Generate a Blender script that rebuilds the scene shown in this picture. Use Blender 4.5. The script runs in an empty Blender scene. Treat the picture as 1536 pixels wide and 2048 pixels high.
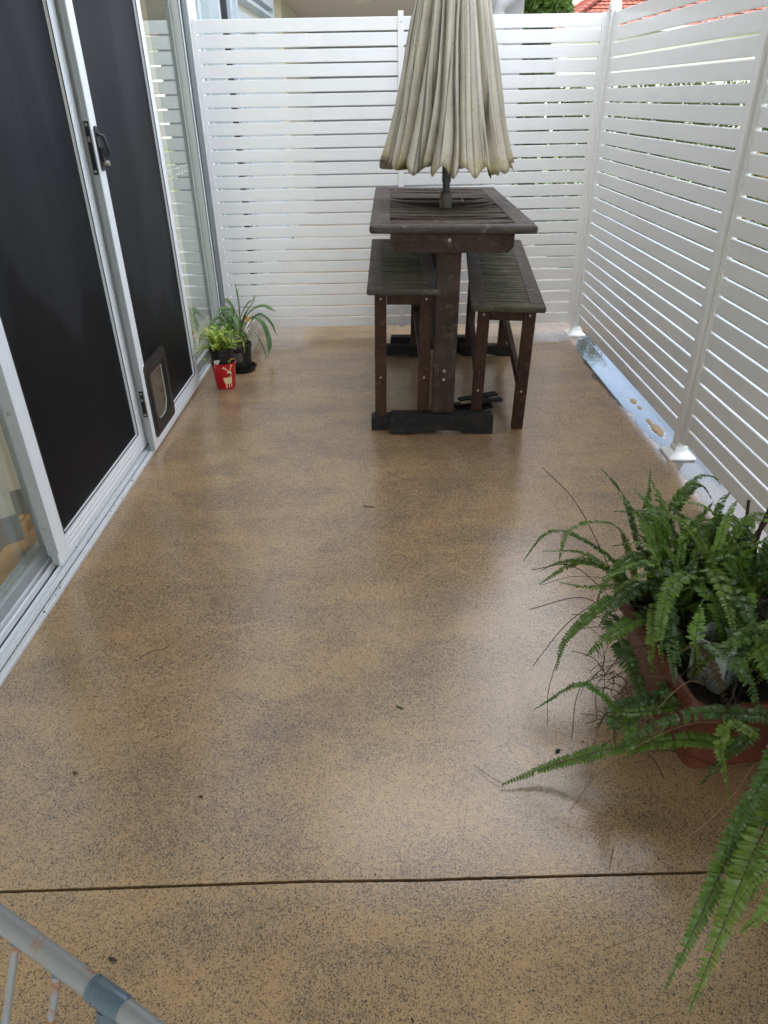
import bpy, bmesh, math, random
from mathutils import Vector, Matrix, noise
random.seed(11)
S = bpy.context.scene
COL = S.collection
R = math.radians

# ------------------------------------------------------------------ camera
cam = bpy.data.cameras.new('camera'); cam_o = bpy.data.objects.new('camera', cam); COL.objects.link(cam_o)
cam.sensor_fit = 'HORIZONTAL'; cam.sensor_width = 36.0; cam.lens = 1398.1/1536*36
cam.clip_start = 0.02; cam.clip_end = 2000
p_, r_, y_ = R(30.716), R(-1.0276), R(.289)
fwd = Vector((math.sin(y_)*math.cos(p_), math.cos(y_)*math.cos(p_), -math.sin(p_)))
rt = Vector((math.cos(y_), -math.sin(y_), 0)); up = rt.cross(fwd)
r2 = math.cos(r_)*rt + math.sin(r_)*up; u2 = -math.sin(r_)*rt + math.cos(r_)*up
cam_o.matrix_world = Matrix(((r2.x, u2.x, -fwd.x, 0), (r2.y, u2.y, -fwd.y, 0), (r2.z, u2.z, -fwd.z, 1.45), (0, 0, 0, 1)))
S.camera = cam_o

# ------------------------------------------------------------------ light
SUN_EL, SUN_AZ = 52.0, 262.0          # azimuth clockwise from +Y: sun stands behind the house on the left
world = bpy.data.worlds.new('World'); S.world = world; world.use_nodes = True
wn = world.node_tree.nodes; wl = world.node_tree.links
sky = wn.new('ShaderNodeTexSky'); sky.sky_type = 'NISHITA'; sky.sun_disc = False
sky.sun_elevation = R(SUN_EL); sky.sun_rotation = R(SUN_AZ); sky.air_density = 1.0; sky.dust_density = 1.6; sky.ozone_density = 0.8
# broken after-rain cloud: the blue sky shows through a bright, even veil
tcw = wn.new('ShaderNodeTexCoord'); nzw = wn.new('ShaderNodeTexNoise'); nzw.inputs['Scale'].default_value = 2.2; nzw.inputs['Detail'].default_value = 6
rmw = wn.new('ShaderNodeMapRange'); rmw.inputs[1].default_value = .40; rmw.inputs[2].default_value = .60; rmw.inputs[3].default_value = .12; rmw.inputs[4].default_value = .92
mxw = wn.new('ShaderNodeMix'); mxw.data_type = 'RGBA'; mxw.inputs[7].default_value = (5.1, 4.95, 4.78, 1)
mpw = wn.new('ShaderNodeMapping'); mpw.inputs['Location'].default_value = (6.2, 3.4, 1.8); wl.new(tcw.outputs['Generated'], mpw.inputs[0]); wl.new(mpw.outputs[0], nzw.inputs['Vector']); wl.new(nzw.outputs['Fac'], rmw.inputs[0]); wl.new(rmw.outputs[0], mxw.inputs[0])
wl.new(sky.outputs[0], mxw.inputs[6]); wl.new(mxw.outputs[2], wn['Background'].inputs[0]); wn['Background'].inputs[1].default_value = 0.15
sl = bpy.data.lights.new('sun', 'SUN'); sl.energy = 3.0; sl.angle = R(0.6); sl.color = (1.0, .95, .87)
so = bpy.data.objects.new('sun', sl); COL.objects.link(so)
sd = Vector((math.sin(R(SUN_AZ))*math.cos(R(SUN_EL)), math.cos(R(SUN_AZ))*math.cos(R(SUN_EL)), math.sin(R(SUN_EL))))
so.rotation_euler = sd.to_track_quat('Z', 'Y').to_euler(); so.location = (-6, 0, 12)
S.view_settings.view_transform = 'Standard'; S.view_settings.look = 'None'
S.view_settings.gamma = 1.0; S.view_settings.use_curve_mapping = False
S.view_settings.exposure = 2.56
S.render.engine = 'CYCLES'
S.cycles.max_bounces = 10; S.cycles.diffuse_bounces = 5; S.cycles.glossy_bounces = 5; S.cycles.transparent_max_bounces = 16
S.cycles.use_denoising = True
S.cycles.sample_clamp_indirect = 8.0

# ------------------------------------------------------------------ helpers
def put(name, mesh, m=None, parent=None, mat=None):
    o = bpy.data.objects.new(name, mesh); COL.objects.link(o)
    if mat is not None and len(mesh.materials) == 0: mesh.materials.append(mat)
    if parent is not None: o.parent = parent
    if m is not None: o.matrix_local = m if isinstance(m, Matrix) else Matrix.Translation(m)
    return o
def fin(bm, name, mat=None, smooth=False, angle=None):
    bmesh.ops.recalc_face_normals(bm, faces=bm.faces)
    me = bpy.data.meshes.new(name); bm.to_mesh(me); bm.free()
    if smooth:
        for p in me.polygons: p.use_smooth = True
        if angle: me.set_sharp_from_angle(angle=R(angle))
    if mat: me.materials.append(mat)
    return me
def tag(o, label=None, cat=None, group=None, kind=None):
    if label: o['label'] = label
    if cat: o['category'] = cat
    if group: o['group'] = group
    if kind: o['kind'] = kind
    return o
def thing(name, label, cat, m=None, group=None):
    o = bpy.data.objects.new(name, None); COL.objects.link(o); o.empty_display_size = .05
    if m is not None: o.matrix_world = m if isinstance(m, Matrix) else Matrix.Translation(m)
    return tag(o, label, cat, group)
def T(x, y, z): return Matrix.Translation((x, y, z))
def RX(a): return Matrix.Rotation(R(a), 4, 'X')
def RY(a): return Matrix.Rotation(R(a), 4, 'Y')
def RZ(a): return Matrix.Rotation(R(a), 4, 'Z')
def box(bm, lo, hi, bev=0.0, seg=1, m=None):
    lo, hi = Vector(lo), Vector(hi); c = (lo+hi)/2; s = hi-lo
    mm = Matrix.Translation(c) @ Matrix.Diagonal((s.x, s.y, s.z, 1))
    if m is not None: mm = m @ mm
    r = bmesh.ops.create_cube(bm, size=1.0, matrix=mm)
    if bev > 0:
        es = list({e for v in r['verts'] for e in v.link_edges})
        bmesh.ops.bevel(bm, geom=es, offset=bev, segments=seg, profile=.5, affect='EDGES')
def prism(bm, pts, z0, z1, m=None):
    """polygon in local xy, pulled from z0 to z1, then moved by m"""
    n = len(pts); vs = []
    for z in (z0, z1):
        for x, y in pts:
            v = Vector((x, y, z)); vs.append(bm.verts.new(m @ v if m is not None else v))
    bm.faces.new(vs[:n][::-1]); bm.faces.new(vs[n:])
    for i in range(n): bm.faces.new((vs[i], vs[(i+1) % n], vs[n+(i+1) % n], vs[n+i]))
def ring(bm, c, t, n0, r, seg):
    t = t.normalized(); a = t.cross(n0)
    if a.length < 1e-5: a = t.orthogonal()
    a.normalize(); b = t.cross(a)
    return [bm.verts.new(c + r*(math.cos(2*math.pi*k/seg)*a + math.sin(2*math.pi*k/seg)*b)) for k in range(seg)]
def tube(bm, pts, r, seg=8, cap=True):
    pts = [Vector(p) for p in pts]; rs = r if isinstance(r, (list, tuple)) else [r]*len(pts)
    n0 = Vector((.123, .456, .88)); rings = []
    for i, p in enumerate(pts):
        t = pts[min(i+1, len(pts)-1)] - pts[max(i-1, 0)]
        rings.append(ring(bm, p, t, n0, rs[i], seg))
    for a, b in zip(rings, rings[1:]):
        for k in range(seg): bm.faces.new((a[k], a[(k+1) % seg], b[(k+1) % seg], b[k]))
    if cap and seg > 2: bm.faces.new(rings[0][::-1]); bm.faces.new(rings[-1])
def lathe(bm, prof, seg=32, m=None, close=True):
    rings = []
    for r, z in prof:
        row = []
        for k in range(seg):
            v = Vector((r*math.cos(2*math.pi*k/seg), r*math.sin(2*math.pi*k/seg), z))
            row.append(bm.verts.new(m @ v if m is not None else v))
        rings.append(row)
    for a, b in zip(rings, rings[1:]):
        for k in range(seg): bm.faces.new((a[k], a[(k+1) % seg], b[(k+1) % seg], b[k]))
    if close: bm.faces.new(rings[0][::-1]); bm.faces.new(rings[-1])
def spline(P, n):
    P = [Vector(p) for p in P]; Q = [2*P[0]-P[1]] + P + [2*P[-1]-P[-2]]; out = []
    m = len(P)-1
    for i in range(n+1):
        u = i/n*m; k = min(int(u), m-1); t = u-k
        a, b, c, d = Q[k:k+4]
        out.append(.5*((2*b) + (c-a)*t + (2*a-5*b+4*c-d)*t*t + (3*b-a-3*c+d)*t**3))
    return out

# ------------------------------------------------------------------ materials
class NT:
    def __init__(s, name):
        s.m = bpy.data.materials.new(name); s.m.use_nodes = True
        s.t = s.m.node_tree; s.n = s.t.nodes; s.l = s.t.links
        s.p = s.n['Principled BSDF']; s.o = s.n['Material Output']
    def new(s, t, **k):
        n = s.n.new('ShaderNode'+t)
        for a, v in k.items(): setattr(n, a, v)
        return n
    def link(s, a, b): s.l.new(a, b)
    def setp(s, **k):
        for a, v in k.items():
            s.p.inputs[a.replace('_', ' ')].default_value = v
    def coord(s, scale=(1, 1, 1), kind='Object', rand=False):
        tc = s.new('TexCoord'); mp = s.new('Mapping'); s.link(tc.outputs[kind], mp.inputs[0]); mp.inputs['Scale'].default_value = scale
        if rand:
            oi = s.new('ObjectInfo'); v = s.new('VectorMath', operation='SCALE'); v.inputs[0].default_value = (17, 31, 23)
            s.link(oi.outputs['Random'], v.inputs['Scale']); s.link(v.outputs[0], mp.inputs['Location'])
        return mp.outputs[0]
    def noise(s, vec, scale, detail=4, rough=.55, dist=0):
        n = s.new('TexNoise'); s.link(vec, n.inputs['Vector']); n.inputs['Scale'].default_value = scale
        n.inputs['Detail'].default_value = detail; n.inputs['Roughness'].default_value = rough; n.inputs['Distortion'].default_value = dist
        return n.outputs['Fac']
    def vor(s, vec, scale, feature='F1', out='Distance', rnd=1):
        n = s.new('TexVoronoi'); n.feature = feature; s.link(vec, n.inputs['Vector']); n.inputs['Scale'].default_value = scale
        n.inputs['Randomness'].default_value = rnd
        return n.outputs[out]
    def ramp(s, fac, stops, interp='LINEAR'):
        r = s.new('ValToRGB'); s.link(fac, r.inputs[0]); e = r.color_ramp.elements; r.color_ramp.interpolation = interp
        while len(e) < len(stops): e.new(.5)
        for el, (p, c) in zip(e, stops):
            el.position = p; el.color = (c, c, c, 1) if isinstance(c, (int, float)) else (*c, 1)
        return r.outputs[0]
    def mix(s, fac, a, b, mode='MIX'):
        m = s.new('Mix', data_type='RGBA', blend_type=mode)
        for i, v in ((0, fac), (6, a), (7, b)):
            sock = m.inputs[i]
            if isinstance(v, bpy.types.NodeSocket): s.link(v, sock)
            elif isinstance(v, (int, float)): sock.default_value = v if i == 0 else (v, v, v, 1)
            else: sock.default_value = (*v, 1)
        return m.outputs[2]
    def math(s, op, a, b=None, c=None, clamp=False):
        m = s.new('Math', operation=op, use_clamp=clamp)
        for k, v in enumerate((a, b, c)):
            if v is None: continue
            if isinstance(v, bpy.types.NodeSocket): s.link(v, m.inputs[k])
            else: m.inputs[k].default_value = v
        return m.outputs[0]
    def bump(s, h, strength=.3, dist=.002, to='Normal'):
        b = s.new('Bump'); s.link(h, b.inputs['Height']); b.inputs['Strength'].default_value = strength; b.inputs['Distance'].default_value = dist
        if to: s.link(b.outputs[0], s.p.inputs[to])
        return b.outputs[0]
    def base(s, v): s.link(v, s.p.inputs['Base Color'])
    def rough(s, v): s.link(v, s.p.inputs['Roughness'])

def plain(name, col, rough=.5, metal=0.0, var=.12, scale=12, spec=.5, bump=0):
    k = NT(name); v = k.coord(rand=True); n = k.noise(v, scale, 5, .6)
    k.base(k.mix(n, tuple(c*(1-var) for c in col), tuple(min(1, c*(1+var)) for c in col)))
    k.rough(k.ramp(n, [(.3, max(0, rough-.08)), (.7, min(1, rough+.08))]))
    k.setp(Metallic=metal, Specular_IOR_Level=spec)
    if bump: k.bump(k.noise(v, scale*12, 3), bump, .001)
    return k.m

M = {}
def floor_mat():
    k = NT('wet_exposed_concrete'); v = k.coord()
    big = k.noise(v, 1.3, 5, .6, .4); mid = k.noise(v, 5.5, 5, .65, .5); fine = k.noise(v, 75, 3, .6)
    mp = k.new('Mapping'); k.link(v, mp.inputs[0]); mp.inputs['Scale'].default_value = (.9, 2.6, 1); streak = k.noise(mp.outputs[0], 2.0, 6, .62, .6)
    tan = k.mix(k.ramp(mid, [(.3, 0), (.7, 1)]), (.412, .252, .112), (.468, .306, .156))
    tan = k.mix(k.ramp(big, [(.46, 0), (.66, .7)]), tan, (.480, .298, .118))
    wear = k.ramp(k.math('ADD', k.math('MULTIPLY', streak, .5), k.math('MULTIPLY', k.noise(v, 3.1, 7, .74, .9), .5)), [(.43, 0), (.62, 1)])
    tan = k.mix(k.math('MULTIPLY', wear, .38), tan, (.235, .182, .140))
    tan = k.mix(k.ramp(k.noise(v, 17, 5, .75, .5), [(.30, .45), (.55, 0)]), tan, (.32, .205, .105))
    tan = k.mix(k.ramp(fine, [(.25, .5), (.6, 0)]), tan, (.21, .145, .085))
    # dark aggregate showing through the worn coat: rounded grains of two sizes, more of them where it is worn
    dv = k.new('TexNoise'); k.link(v, dv.inputs['Vector']); dv.inputs['Scale'].default_value = 260; dv.inputs['Detail'].default_value = 2
    wv = k.new('VectorMath', operation='MULTIPLY_ADD'); k.link(dv.outputs['Color'], wv.inputs[0]); wv.inputs[1].default_value = (.0055, .0055, 0); k.link(v, wv.inputs[2])
    clump = k.ramp(k.noise(v, 21, 3, .6), [(.40, 0), (.64, 1)])
    def grains(scale, r0, lo, hi):
        vo = k.new('TexVoronoi'); k.link(wv.outputs[0], vo.inputs['Vector']); vo.inputs['Scale'].default_value = scale
        sep = k.new('SeparateColor'); k.link(vo.outputs['Color'], sep.inputs[0])
        keep = k.math('LESS_THAN', sep.outputs[0], k.math('ADD', lo, k.math('MULTIPLY', k.math('ADD', k.math('MULTIPLY', wear, .75), k.math('MULTIPLY', clump, .25)), hi)))
        rad = k.math('MULTIPLY', k.math('ADD', .35, sep.outputs[1]), r0)
        return k.math('MULTIPLY', keep, k.math('MULTIPLY', k.math('SUBTRACT', rad, vo.outputs['Distance']), 9, clamp=True))
    g1 = grains(440, .66, .26, .62); g2 = grains(270, .46, .05, .34); g3 = grains(75, .16, .003, .025)
    spk = k.math('MAXIMUM', k.math('MULTIPLY', g1, .82), k.math('MAXIMUM', g2, g3))
    col = k.mix(k.math('MULTIPLY', spk, .88), tan, (.022, .018, .016))
    pale = k.ramp(k.vor(v, 60), [(.03, 1), (.05, 0)]); pk = k.ramp(k.noise(v, 9, 2), [(.58, 0), (.62, 1)])
    col = k.mix(k.math('MULTIPLY', pale, pk), col, (.55, .45, .3))
    k.base(col)
    k.bump(k.math('SUBTRACT', k.math('MULTIPLY', fine, .5), spk), .7, .0013)
    k.rough(k.ramp(mid, [(.3, .45), (.7, .6)]))
    k.setp(Specular_IOR_Level=.5, Coat_IOR=1.55, Coat_Weight=1.0)
    k.link(k.ramp(streak, [(.35, .08), (.7, .15)]), k.p.inputs['Coat Roughness'])
    hb = k.math('ADD', k.noise(v, 230, 2, .5, .3), k.math('MULTIPLY', fine, .6))
    k.bump(hb, .34, .0011, 'Coat Normal')
    return k.m
M['floor'] = floor_mat()
def paint_mat(name, col, rough=.18, streaks=True, spec=.5):
    k = NT(name); v = k.coord(rand=True); n = k.noise(v, 5, 4, .6)
    c = k.mix(n, tuple(x*.96 for x in col), col)
    if streaks:
        mp = k.new('Mapping'); tc = k.new('TexCoord'); k.link(tc.outputs['Object'], mp.inputs[0]); mp.inputs['Scale'].default_value = (21, 4, 2.0)
        oi = k.new('ObjectInfo'); k.link(oi.outputs['Location'], mp.inputs['Location'])
        s = k.math('MULTIPLY', k.ramp(k.noise(mp.outputs[0], 1.0, 3, .5), [(.42, 0), (.80, 1)]), k.ramp(k.noise(v, 1.6, 2), [(.45, 0), (.6, 1)]))
        c = k.mix(k.math('MULTIPLY', s, .13), c, (.60, .60, .58)); oi2 = k.new('ObjectInfo'); c = k.mix(k.math('MULTIPLY', oi2.outputs['Random'], .07), c, (.62, .62, .62))
        sm = k.ramp(k.noise(k.coord((2.0, 9, 9), rand=True), 1.0, 5, .65), [(.56, 0), (.75, .16)]); c = k.mix(sm, c, (.50, .49, .46))
        k.rough(k.math('ADD', rough, k.math('MULTIPLY', s, .12)))
        d = k.ramp(k.noise(v, 160, 2), [(.74, 0), (.80, .35)]); c = k.mix(d, c, (.3, .28, .25))
    else: k.rough(k.ramp(n, [(.3, rough-.04), (.7, rough+.05)]))
    k.base(c); k.setp(Specular_IOR_Level=spec); k.bump(k.noise(v, 9, 2), .05, .004)
    return k.m
M['white'] = paint_mat('white_powder_coat', (.80, .80, .80))
M['white_wall'] = paint_mat('white_render', (.78, .77, .74), .6, False)
M['silver'] = plain('clear_anodised_aluminium', (.82, .845, .88), .38, .0, .04, 20)
M['grey_alu'] = plain('grey_aluminium', (.36, .375, .38), .42, .1, .06, 20)
M['sill_alu'] = plain('weathered_sill_aluminium', (.60, .625, .65), .42, .0, .16, 30)
M['jamb_alu'] = plain('blue_grey_jamb_aluminium', (.17, .19, .205), .4, .1, .08, 20)
M['dark_alu'] = plain('dark_track', (.03, .032, .035), .5, .2)
M['black'] = plain('black_plastic', (.012, .012, .013), .38)
M['pot_black'] = plain('nursery_pot_black', (.010, .010, .011), .45, bump=.1)
M['flap'] = plain('brown_black_flap_frame', (.020, .017, .016), .45)
M['steel'] = plain('steel_screw', (.34, .32, .29), .38, .7)
M['rubber'] = plain('rubber_seal', (.02, .02, .021), .6)
M['stucco'] = plain('grey_beige_ceiling', (.74, .69, .64), .8, bump=.1)
M['beige_wall'] = plain('beige_wall', (.60, .56, .49), .8)
M['grey_pier'] = plain('grey_rendered_pier', (.32, .32, .33), .7)
M['grey_pipe'] = plain('grey_pvc', (.36, .36, .37), .4)
M['blue_grey'] = plain('pale_blue_grey_metal', (.50, .56, .60), .4, .2)
M['timber_floor'] = plain('oak_floor', (.42, .24, .10), .35, var=.25, scale=8)
M['soil'] = plain('dark_potting_soil', (.018, .013, .010), .9, bump=.6, scale=40)
M['terracotta'] = plain('terracotta_plastic', (.115, .030, .016), .42, var=.18, scale=9, bump=.05)
M['trough_white'] = plain('off_white_plastic', (.58, .55, .50), .5, var=.08)
M['red_glaze'] = plain('red_glaze', (.52, .010, .014), .18, var=.05)
M['cream_glaze'] = plain('cream_glaze', (.78, .60, .34), .25, var=.08)
M['label'] = plain('paper_label', (.7, .7, .7), .6)
M['pole'] = plain('blue_grey_pole', (.085, .095, .105), .38, .4, .15)
M['joint'] = plain('dark_joint', (.012, .011, .010), .8)
M['water_dirt'] = plain('leaf_scrap', (.09, .05, .02), .6)
M['green_scrap'] = plain('green_leaf_scrap', (.07, .16, .04), .5)
M['twig'] = plain('twig', (.05, .03, .018), .8)
M['lawn'] = plain('grass_ground', (.05, .075, .025), .9, var=.4, scale=3)
M['pave_out'] = plain('pale_pinkish_paving', (.50, .40, .33), .35, var=.1, scale=6)
M['dark_room'] = plain('room_wall', (.68, .64, .57), .8)

def curtain_mat():
    k = NT('white_curtain'); v = k.coord(); n = k.noise(v, 30, 3)
    k.base(k.mix(n, (.70, .68, .60), (.80, .78, .72))); k.setp(Roughness=.85)
    tr = k.new('BsdfTranslucent'); tr.inputs[0].default_value = (.6, .57, .5, 1); mx = k.new('MixShader'); mx.inputs[0].default_value = .25
    k.link(k.p.outputs[0], mx.inputs[1]); k.link(tr.outputs[0], mx.inputs[2]); k.link(mx.outputs[0], k.o.inputs[0])
    return k.m
M['curtain'] = curtain_mat()
M['hem'] = plain('grey_curtain_lining', (.42, .43, .45), .8)
def glass_mat(name, tint, gain=1.7, ior=1.5, rough=0.0):
    k = NT(name); k.n.remove(k.p)
    tr = k.new('BsdfTransparent'); tr.inputs[0].default_value = (*tint, 1)
    gl = k.new('BsdfGlossy'); gl.inputs['Roughness'].default_value = rough; gl.inputs[0].default_value = (.97, 1, .98, 1)
    fr = k.new('Fresnel'); g = k.new('NewGeometry')
    k.link(k.math('ADD', ior, k.math('MULTIPLY', g.outputs['Backfacing'], 1/ior-ior)), fr.inputs[0])
    f = k.math('MULTIPLY', fr.outputs[0], gain, clamp=True)
    mx = k.new('MixShader'); k.link(f, mx.inputs[0]); k.link(tr.outputs[0], mx.inputs[1]); k.link(gl.outputs[0], mx.inputs[2]); k.link(mx.outputs[0], k.o.inputs[0])
    return k.m, k, fr, gl
M['glass'] = glass_mat('window_glass', (.92, .95, .935))[0]
M['vase_glass'] = plain('thick_vase_glass', (.58, .63, .61), .10, var=.25, scale=30)
M['vase_glass'].node_tree.nodes['Principled BSDF'].inputs['Transmission Weight'].default_value = .35
M['clear_flap'] = plain('tan_reflection_flap', (.105, .088, .062), .16, var=.15, scale=20)  # tan reflection of the floor painted into the flap's base colour
def water_mat():
    m, k, fr, gl = glass_mat('puddle_water', (.42, .41, .40), 1.1, 1.46, .012)
    v = k.coord((1, .6, 1)); n = k.noise(v, 34, 3, .5, .4)
    b = k.bump(n, .10, .003, None); k.link(b, fr.inputs['Normal']); k.link(b, gl.inputs['Normal'])
    return m
M['water'] = water_mat()
def mesh_mat():
    k = NT('black_insect_mesh'); v = k.coord(); n = k.noise(k.coord((1, 6.5, .45)), 1.0, 3, .5, .8)
    w = k.new('TexWave'); w.wave_type = 'BANDS'; w.bands_direction = 'Z'; w.inputs['Scale'].default_value = 190; k.link(v, w.inputs[0])
    w2 = k.new('TexWave'); w2.wave_type = 'BANDS'; w2.bands_direction = 'Y'; w2.inputs['Scale'].default_value = 190; k.link(v, w2.inputs[0])
    col = k.mix(k.ramp(n, [(.35, 0), (.7, 1)]), (.009, .0098, .0135), (.021, .022, .027))
    dust = k.ramp(k.noise(v, 90, 2), [(.74, 0), (.78, .5)]); dz = k.ramp(k.noise(v, 4, 3), [(.5, 0), (.62, 1)])
    col = k.mix(k.math('MULTIPLY', dust, dz), col, (.25, .25, .26))
    sx = k.new('SeparateXYZ'); k.link(v, sx.inputs[0])
    wetz = k.math('ADD', sx.outputs[2], k.math('MULTIPLY', k.math('SUBTRACT', k.noise(k.coord((1, 1, .35)), 3.2, 3, .5, .5), .5), 1.5))
    wet = k.ramp(wetz, [(.74, 1), (.80, 0)]); col = k.mix(k.math('MULTIPLY', wet, .8), col, (.004, .0042, .005))
    k.base(col); k.setp(Roughness=.5, Specular_IOR_Level=.14)
    k.bump(k.math('ADD', w.outputs['Fac'], w2.outputs['Fac']), .3, .0006)
    tr = k.new('BsdfTransparent'); mx = k.new('MixShader'); mx.inputs[0].default_value = .065
    k.link(k.p.outputs[0], mx.inputs[1]); k.link(tr.outputs[0], mx.inputs[2]); k.link(mx.outputs[0], k.o.inputs[0])
    return k.m
M['mesh'] = mesh_mat()
def wood_mat(name, c_dark, c_mid, c_lite, grain_ax=(2.2, 45, 45), rough=.7, algae=0.0, spec=.35):
    k = NT(name); v = k.coord(grain_ax, rand=True); vo = k.coord(rand=True)
    g = k.noise(v, 1.0, 8, .72, .6); g2 = k.noise(v, 3.2, 5, .7, .2); b = k.noise(vo, 5.5, 5, .65, .5)
    c = k.mix(k.ramp(g, [(.30, 0), (.72, 1)]), c_dark, c_mid)
    c = k.mix(k.ramp(b, [(.45, 0), (.72, .8)]), c, c_lite)
    cr = k.ramp(g2, [(.30, 1), (.42, 0)]); c = k.mix(k.math('MULTIPLY', cr, .75), c, tuple(x*.3 for x in c_dark))
    if algae:
        a = k.ramp(k.noise(vo, 3.4, 4, .6), [(.44, 0), (.66, algae)]); c = k.mix(a, c, (.085, .085, .030))
    oi = k.new('ObjectInfo'); c = k.mix(k.math('MULTIPLY', oi.outputs['Random'], .4), c, tuple(x*.6 for x in c_mid))
    lt = k.ramp(k.noise(vo, 26, 4, .7), [(.54, 0), (.72, .5)]); c = k.mix(lt, c, tuple(min(1, x*2.1) for x in c_lite))
    k.base(c); k.rough(k.ramp(g, [(.3, rough-.12), (.7, rough+.1)])); k.setp(Specular_IOR_Level=spec)
    k.bump(k.math('ADD', g, g2), .8, .0022)
    return k.m
M['wood_top'] = wood_mat('weathered_grey_teak', (0.0362, 0.0279, 0.0232), (0.0844, 0.0690, 0.0585), (0.1205, 0.1027, 0.0886))
M['wood_slat'] = wood_mat('mossy_grey_teak_slat', (0.0260, 0.0172, 0.0125), (0.0651, 0.0449, 0.0328), (0.0881, 0.0687, 0.0549), algae=.28)
M['wood_seat'] = wood_mat('algae_stained_seat_teak', (0.0297, 0.0242, 0.0148), (0.0741, 0.0620, 0.0403), (0.1111, 0.0983, 0.0726), algae=.6)
M['wood_post'] = wood_mat('purple_brown_post', (0.0202, 0.0118, 0.0096), (0.0524, 0.0307, 0.0249), (0.0773, 0.0521, 0.0440))
M['wood_leg'] = wood_mat('red_brown_leg', (0.0162, 0.0070, 0.0048), (0.0607, 0.0238, 0.0135), (0.0890, 0.0405, 0.0254))
M['wood_black'] = wood_mat('soaked_black_wood', (0.0048, 0.0048, 0.0056), (0.0144, 0.0136, 0.0144), (0.0272, 0.0248, 0.0240), rough=.62)
def cloth_mat():
    k = NT('mildewed_canvas'); tc = k.new('TexCoord'); v = k.coord()
    uv = k.new('SeparateXYZ'); k.link(tc.outputs['UV'], uv.inputs[0])
    n = k.noise(v, 5, 5, .6, .4); mp = k.coord((9, 9, 1.5)); n2 = k.noise(mp, 2.0, 5, .65)
    ms = k.new('Mapping'); k.link(tc.outputs['UV'], ms.inputs[0]); ms.inputs['Scale'].default_value = (46, .9, 1)
    st = k.noise(ms.outputs[0], 1.0, 6, .7, .3)
    ml = k.new('Mapping'); k.link(tc.outputs['UV'], ml.inputs[0]); ml.inputs['Scale'].default_value = (30, .25, 1)
    ln = k.noise(ml.outputs[0], 1.0, 2, .4, .15)
    c = k.mix(k.ramp(n, [(.34, 0), (.66, 1)]), (.37, .34, .285), (.52, .485, .40))
    c = k.mix(k.ramp(n2, [(.42, 0), (.7, .8)]), c, (.46, .43, .305))
    c = k.mix(k.ramp(st, [(.50, 0), (.68, .75)]), c, (.215, .19, .175))  # dark lengthwise streaks painted in as the shade of pleats
    seam = k.ramp(ln, [(.488, 0), (.497, 1), (.503, 1), (.512, 0)]); c = k.mix(k.math('MULTIPLY', seam, .8), c, (.07, .058, .055))
    sp = k.ramp(k.noise(v, 150, 2, .6), [(.62, 0), (.70, 1)]); dz = k.ramp(k.noise(v, 8, 4, .7), [(.36, 0), (.56, .85)])
    c = k.mix(k.math('MULTIPLY', sp, dz), c, (.07, .065, .045))
    hem = k.math('SUBTRACT', 1, k.math('MULTIPLY', k.math('ABSOLUTE', k.math('SUBTRACT', uv.outputs[1], .052)), 900), clamp=True)
    c = k.mix(k.math('MULTIPLY', hem, .6), c, (.12, .10, .08))
    low = k.math('MULTIPLY', k.ramp(uv.outputs[1], [(.0, .8), (.09, 0)]), k.ramp(k.noise(v, 14, 4), [(.42, 0), (.6, 1)]))
    c = k.mix(low, c, (.36, .31, .12))
    k.base(c); k.setp(Roughness=.9, Specular_IOR_Level=.2); k.bump(k.noise(v, 420, 2), .25, .0006)
    return k.m
M['cloth'] = cloth_mat()
def leaf_mat(name, a, b, rough=.36, tl=.25):
    k = NT(name); v = k.coord(rand=True); n = k.noise(v, 14, 3)
    oi = k.new('ObjectInfo'); r = k.math('MULTIPLY', oi.outputs['Random'], .45)
    f = k.math('ADD', r, k.math('MULTIPLY', n, .6), clamp=True)
    c = k.mix(f, a, b); k.base(c); k.setp(Roughness=rough, Specular_IOR_Level=.5)
    tr = k.new('BsdfTranslucent'); k.link(k.mix(.5, c, (b[0]*1.6, b[1]*1.5, b[2])), tr.inputs[0]); mx = k.new('MixShader'); mx.inputs[0].default_value = tl
    k.link(k.p.outputs[0], mx.inputs[1]); k.link(tr.outputs[0], mx.inputs[2]); k.link(mx.outputs[0], k.o.inputs[0])
    return k.m
FERN = [leaf_mat('fern_dark', (0.033, 0.080, 0.014), (0.066, 0.132, 0.021)), leaf_mat('fern_mid', (0.068, 0.144, 0.019), (0.118, 0.210, 0.031)),
        leaf_mat('fern_light', (0.100, 0.171, 0.024), (0.159, 0.236, 0.038)), leaf_mat('fern_bright', (0.112, 0.224, 0.031), (0.177, 0.307, 0.053))]
M['fern_lime'] = leaf_mat('fern_lime', (.36, .50, .06), (.52, .62, .12))
M['stem'] = plain('fern_stem', (.030, .020, .010), .6)
M['strap'] = leaf_mat('strap_leaf', (.065, .135, .040), (.135, .235, .085), .32)
M['orange_leaf'] = plain('dying_orange_leaf', (.50, .23, .025), .5)
M['tree_leaf'] = leaf_mat('tree_leaf', (.045, .095, .018), (.12, .20, .035), .5)
M['hedge_leaf'] = leaf_mat('hedge_leaf', (.03, .055, .015), (.09, .13, .03), .5)
M['yellow_leaf'] = leaf_mat('yellowish_hedge_leaf', (.16, .13, .02), (.34, .24, .05), .5)
M['bark'] = plain('bark', (.07, .05, .035), .9)
def tile_mat():
    k = NT('red_roof_tiles'); v = k.coord(); n = k.noise(v, 6, 4, .6); n2 = k.vor(v, 4.2, out='Color')
    k.base(k.mix(n, (.10, .018, .009), (.16, .036, .018))); k.setp(Roughness=.8); return k.m
M['tiles'] = tile_mat()
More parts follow.
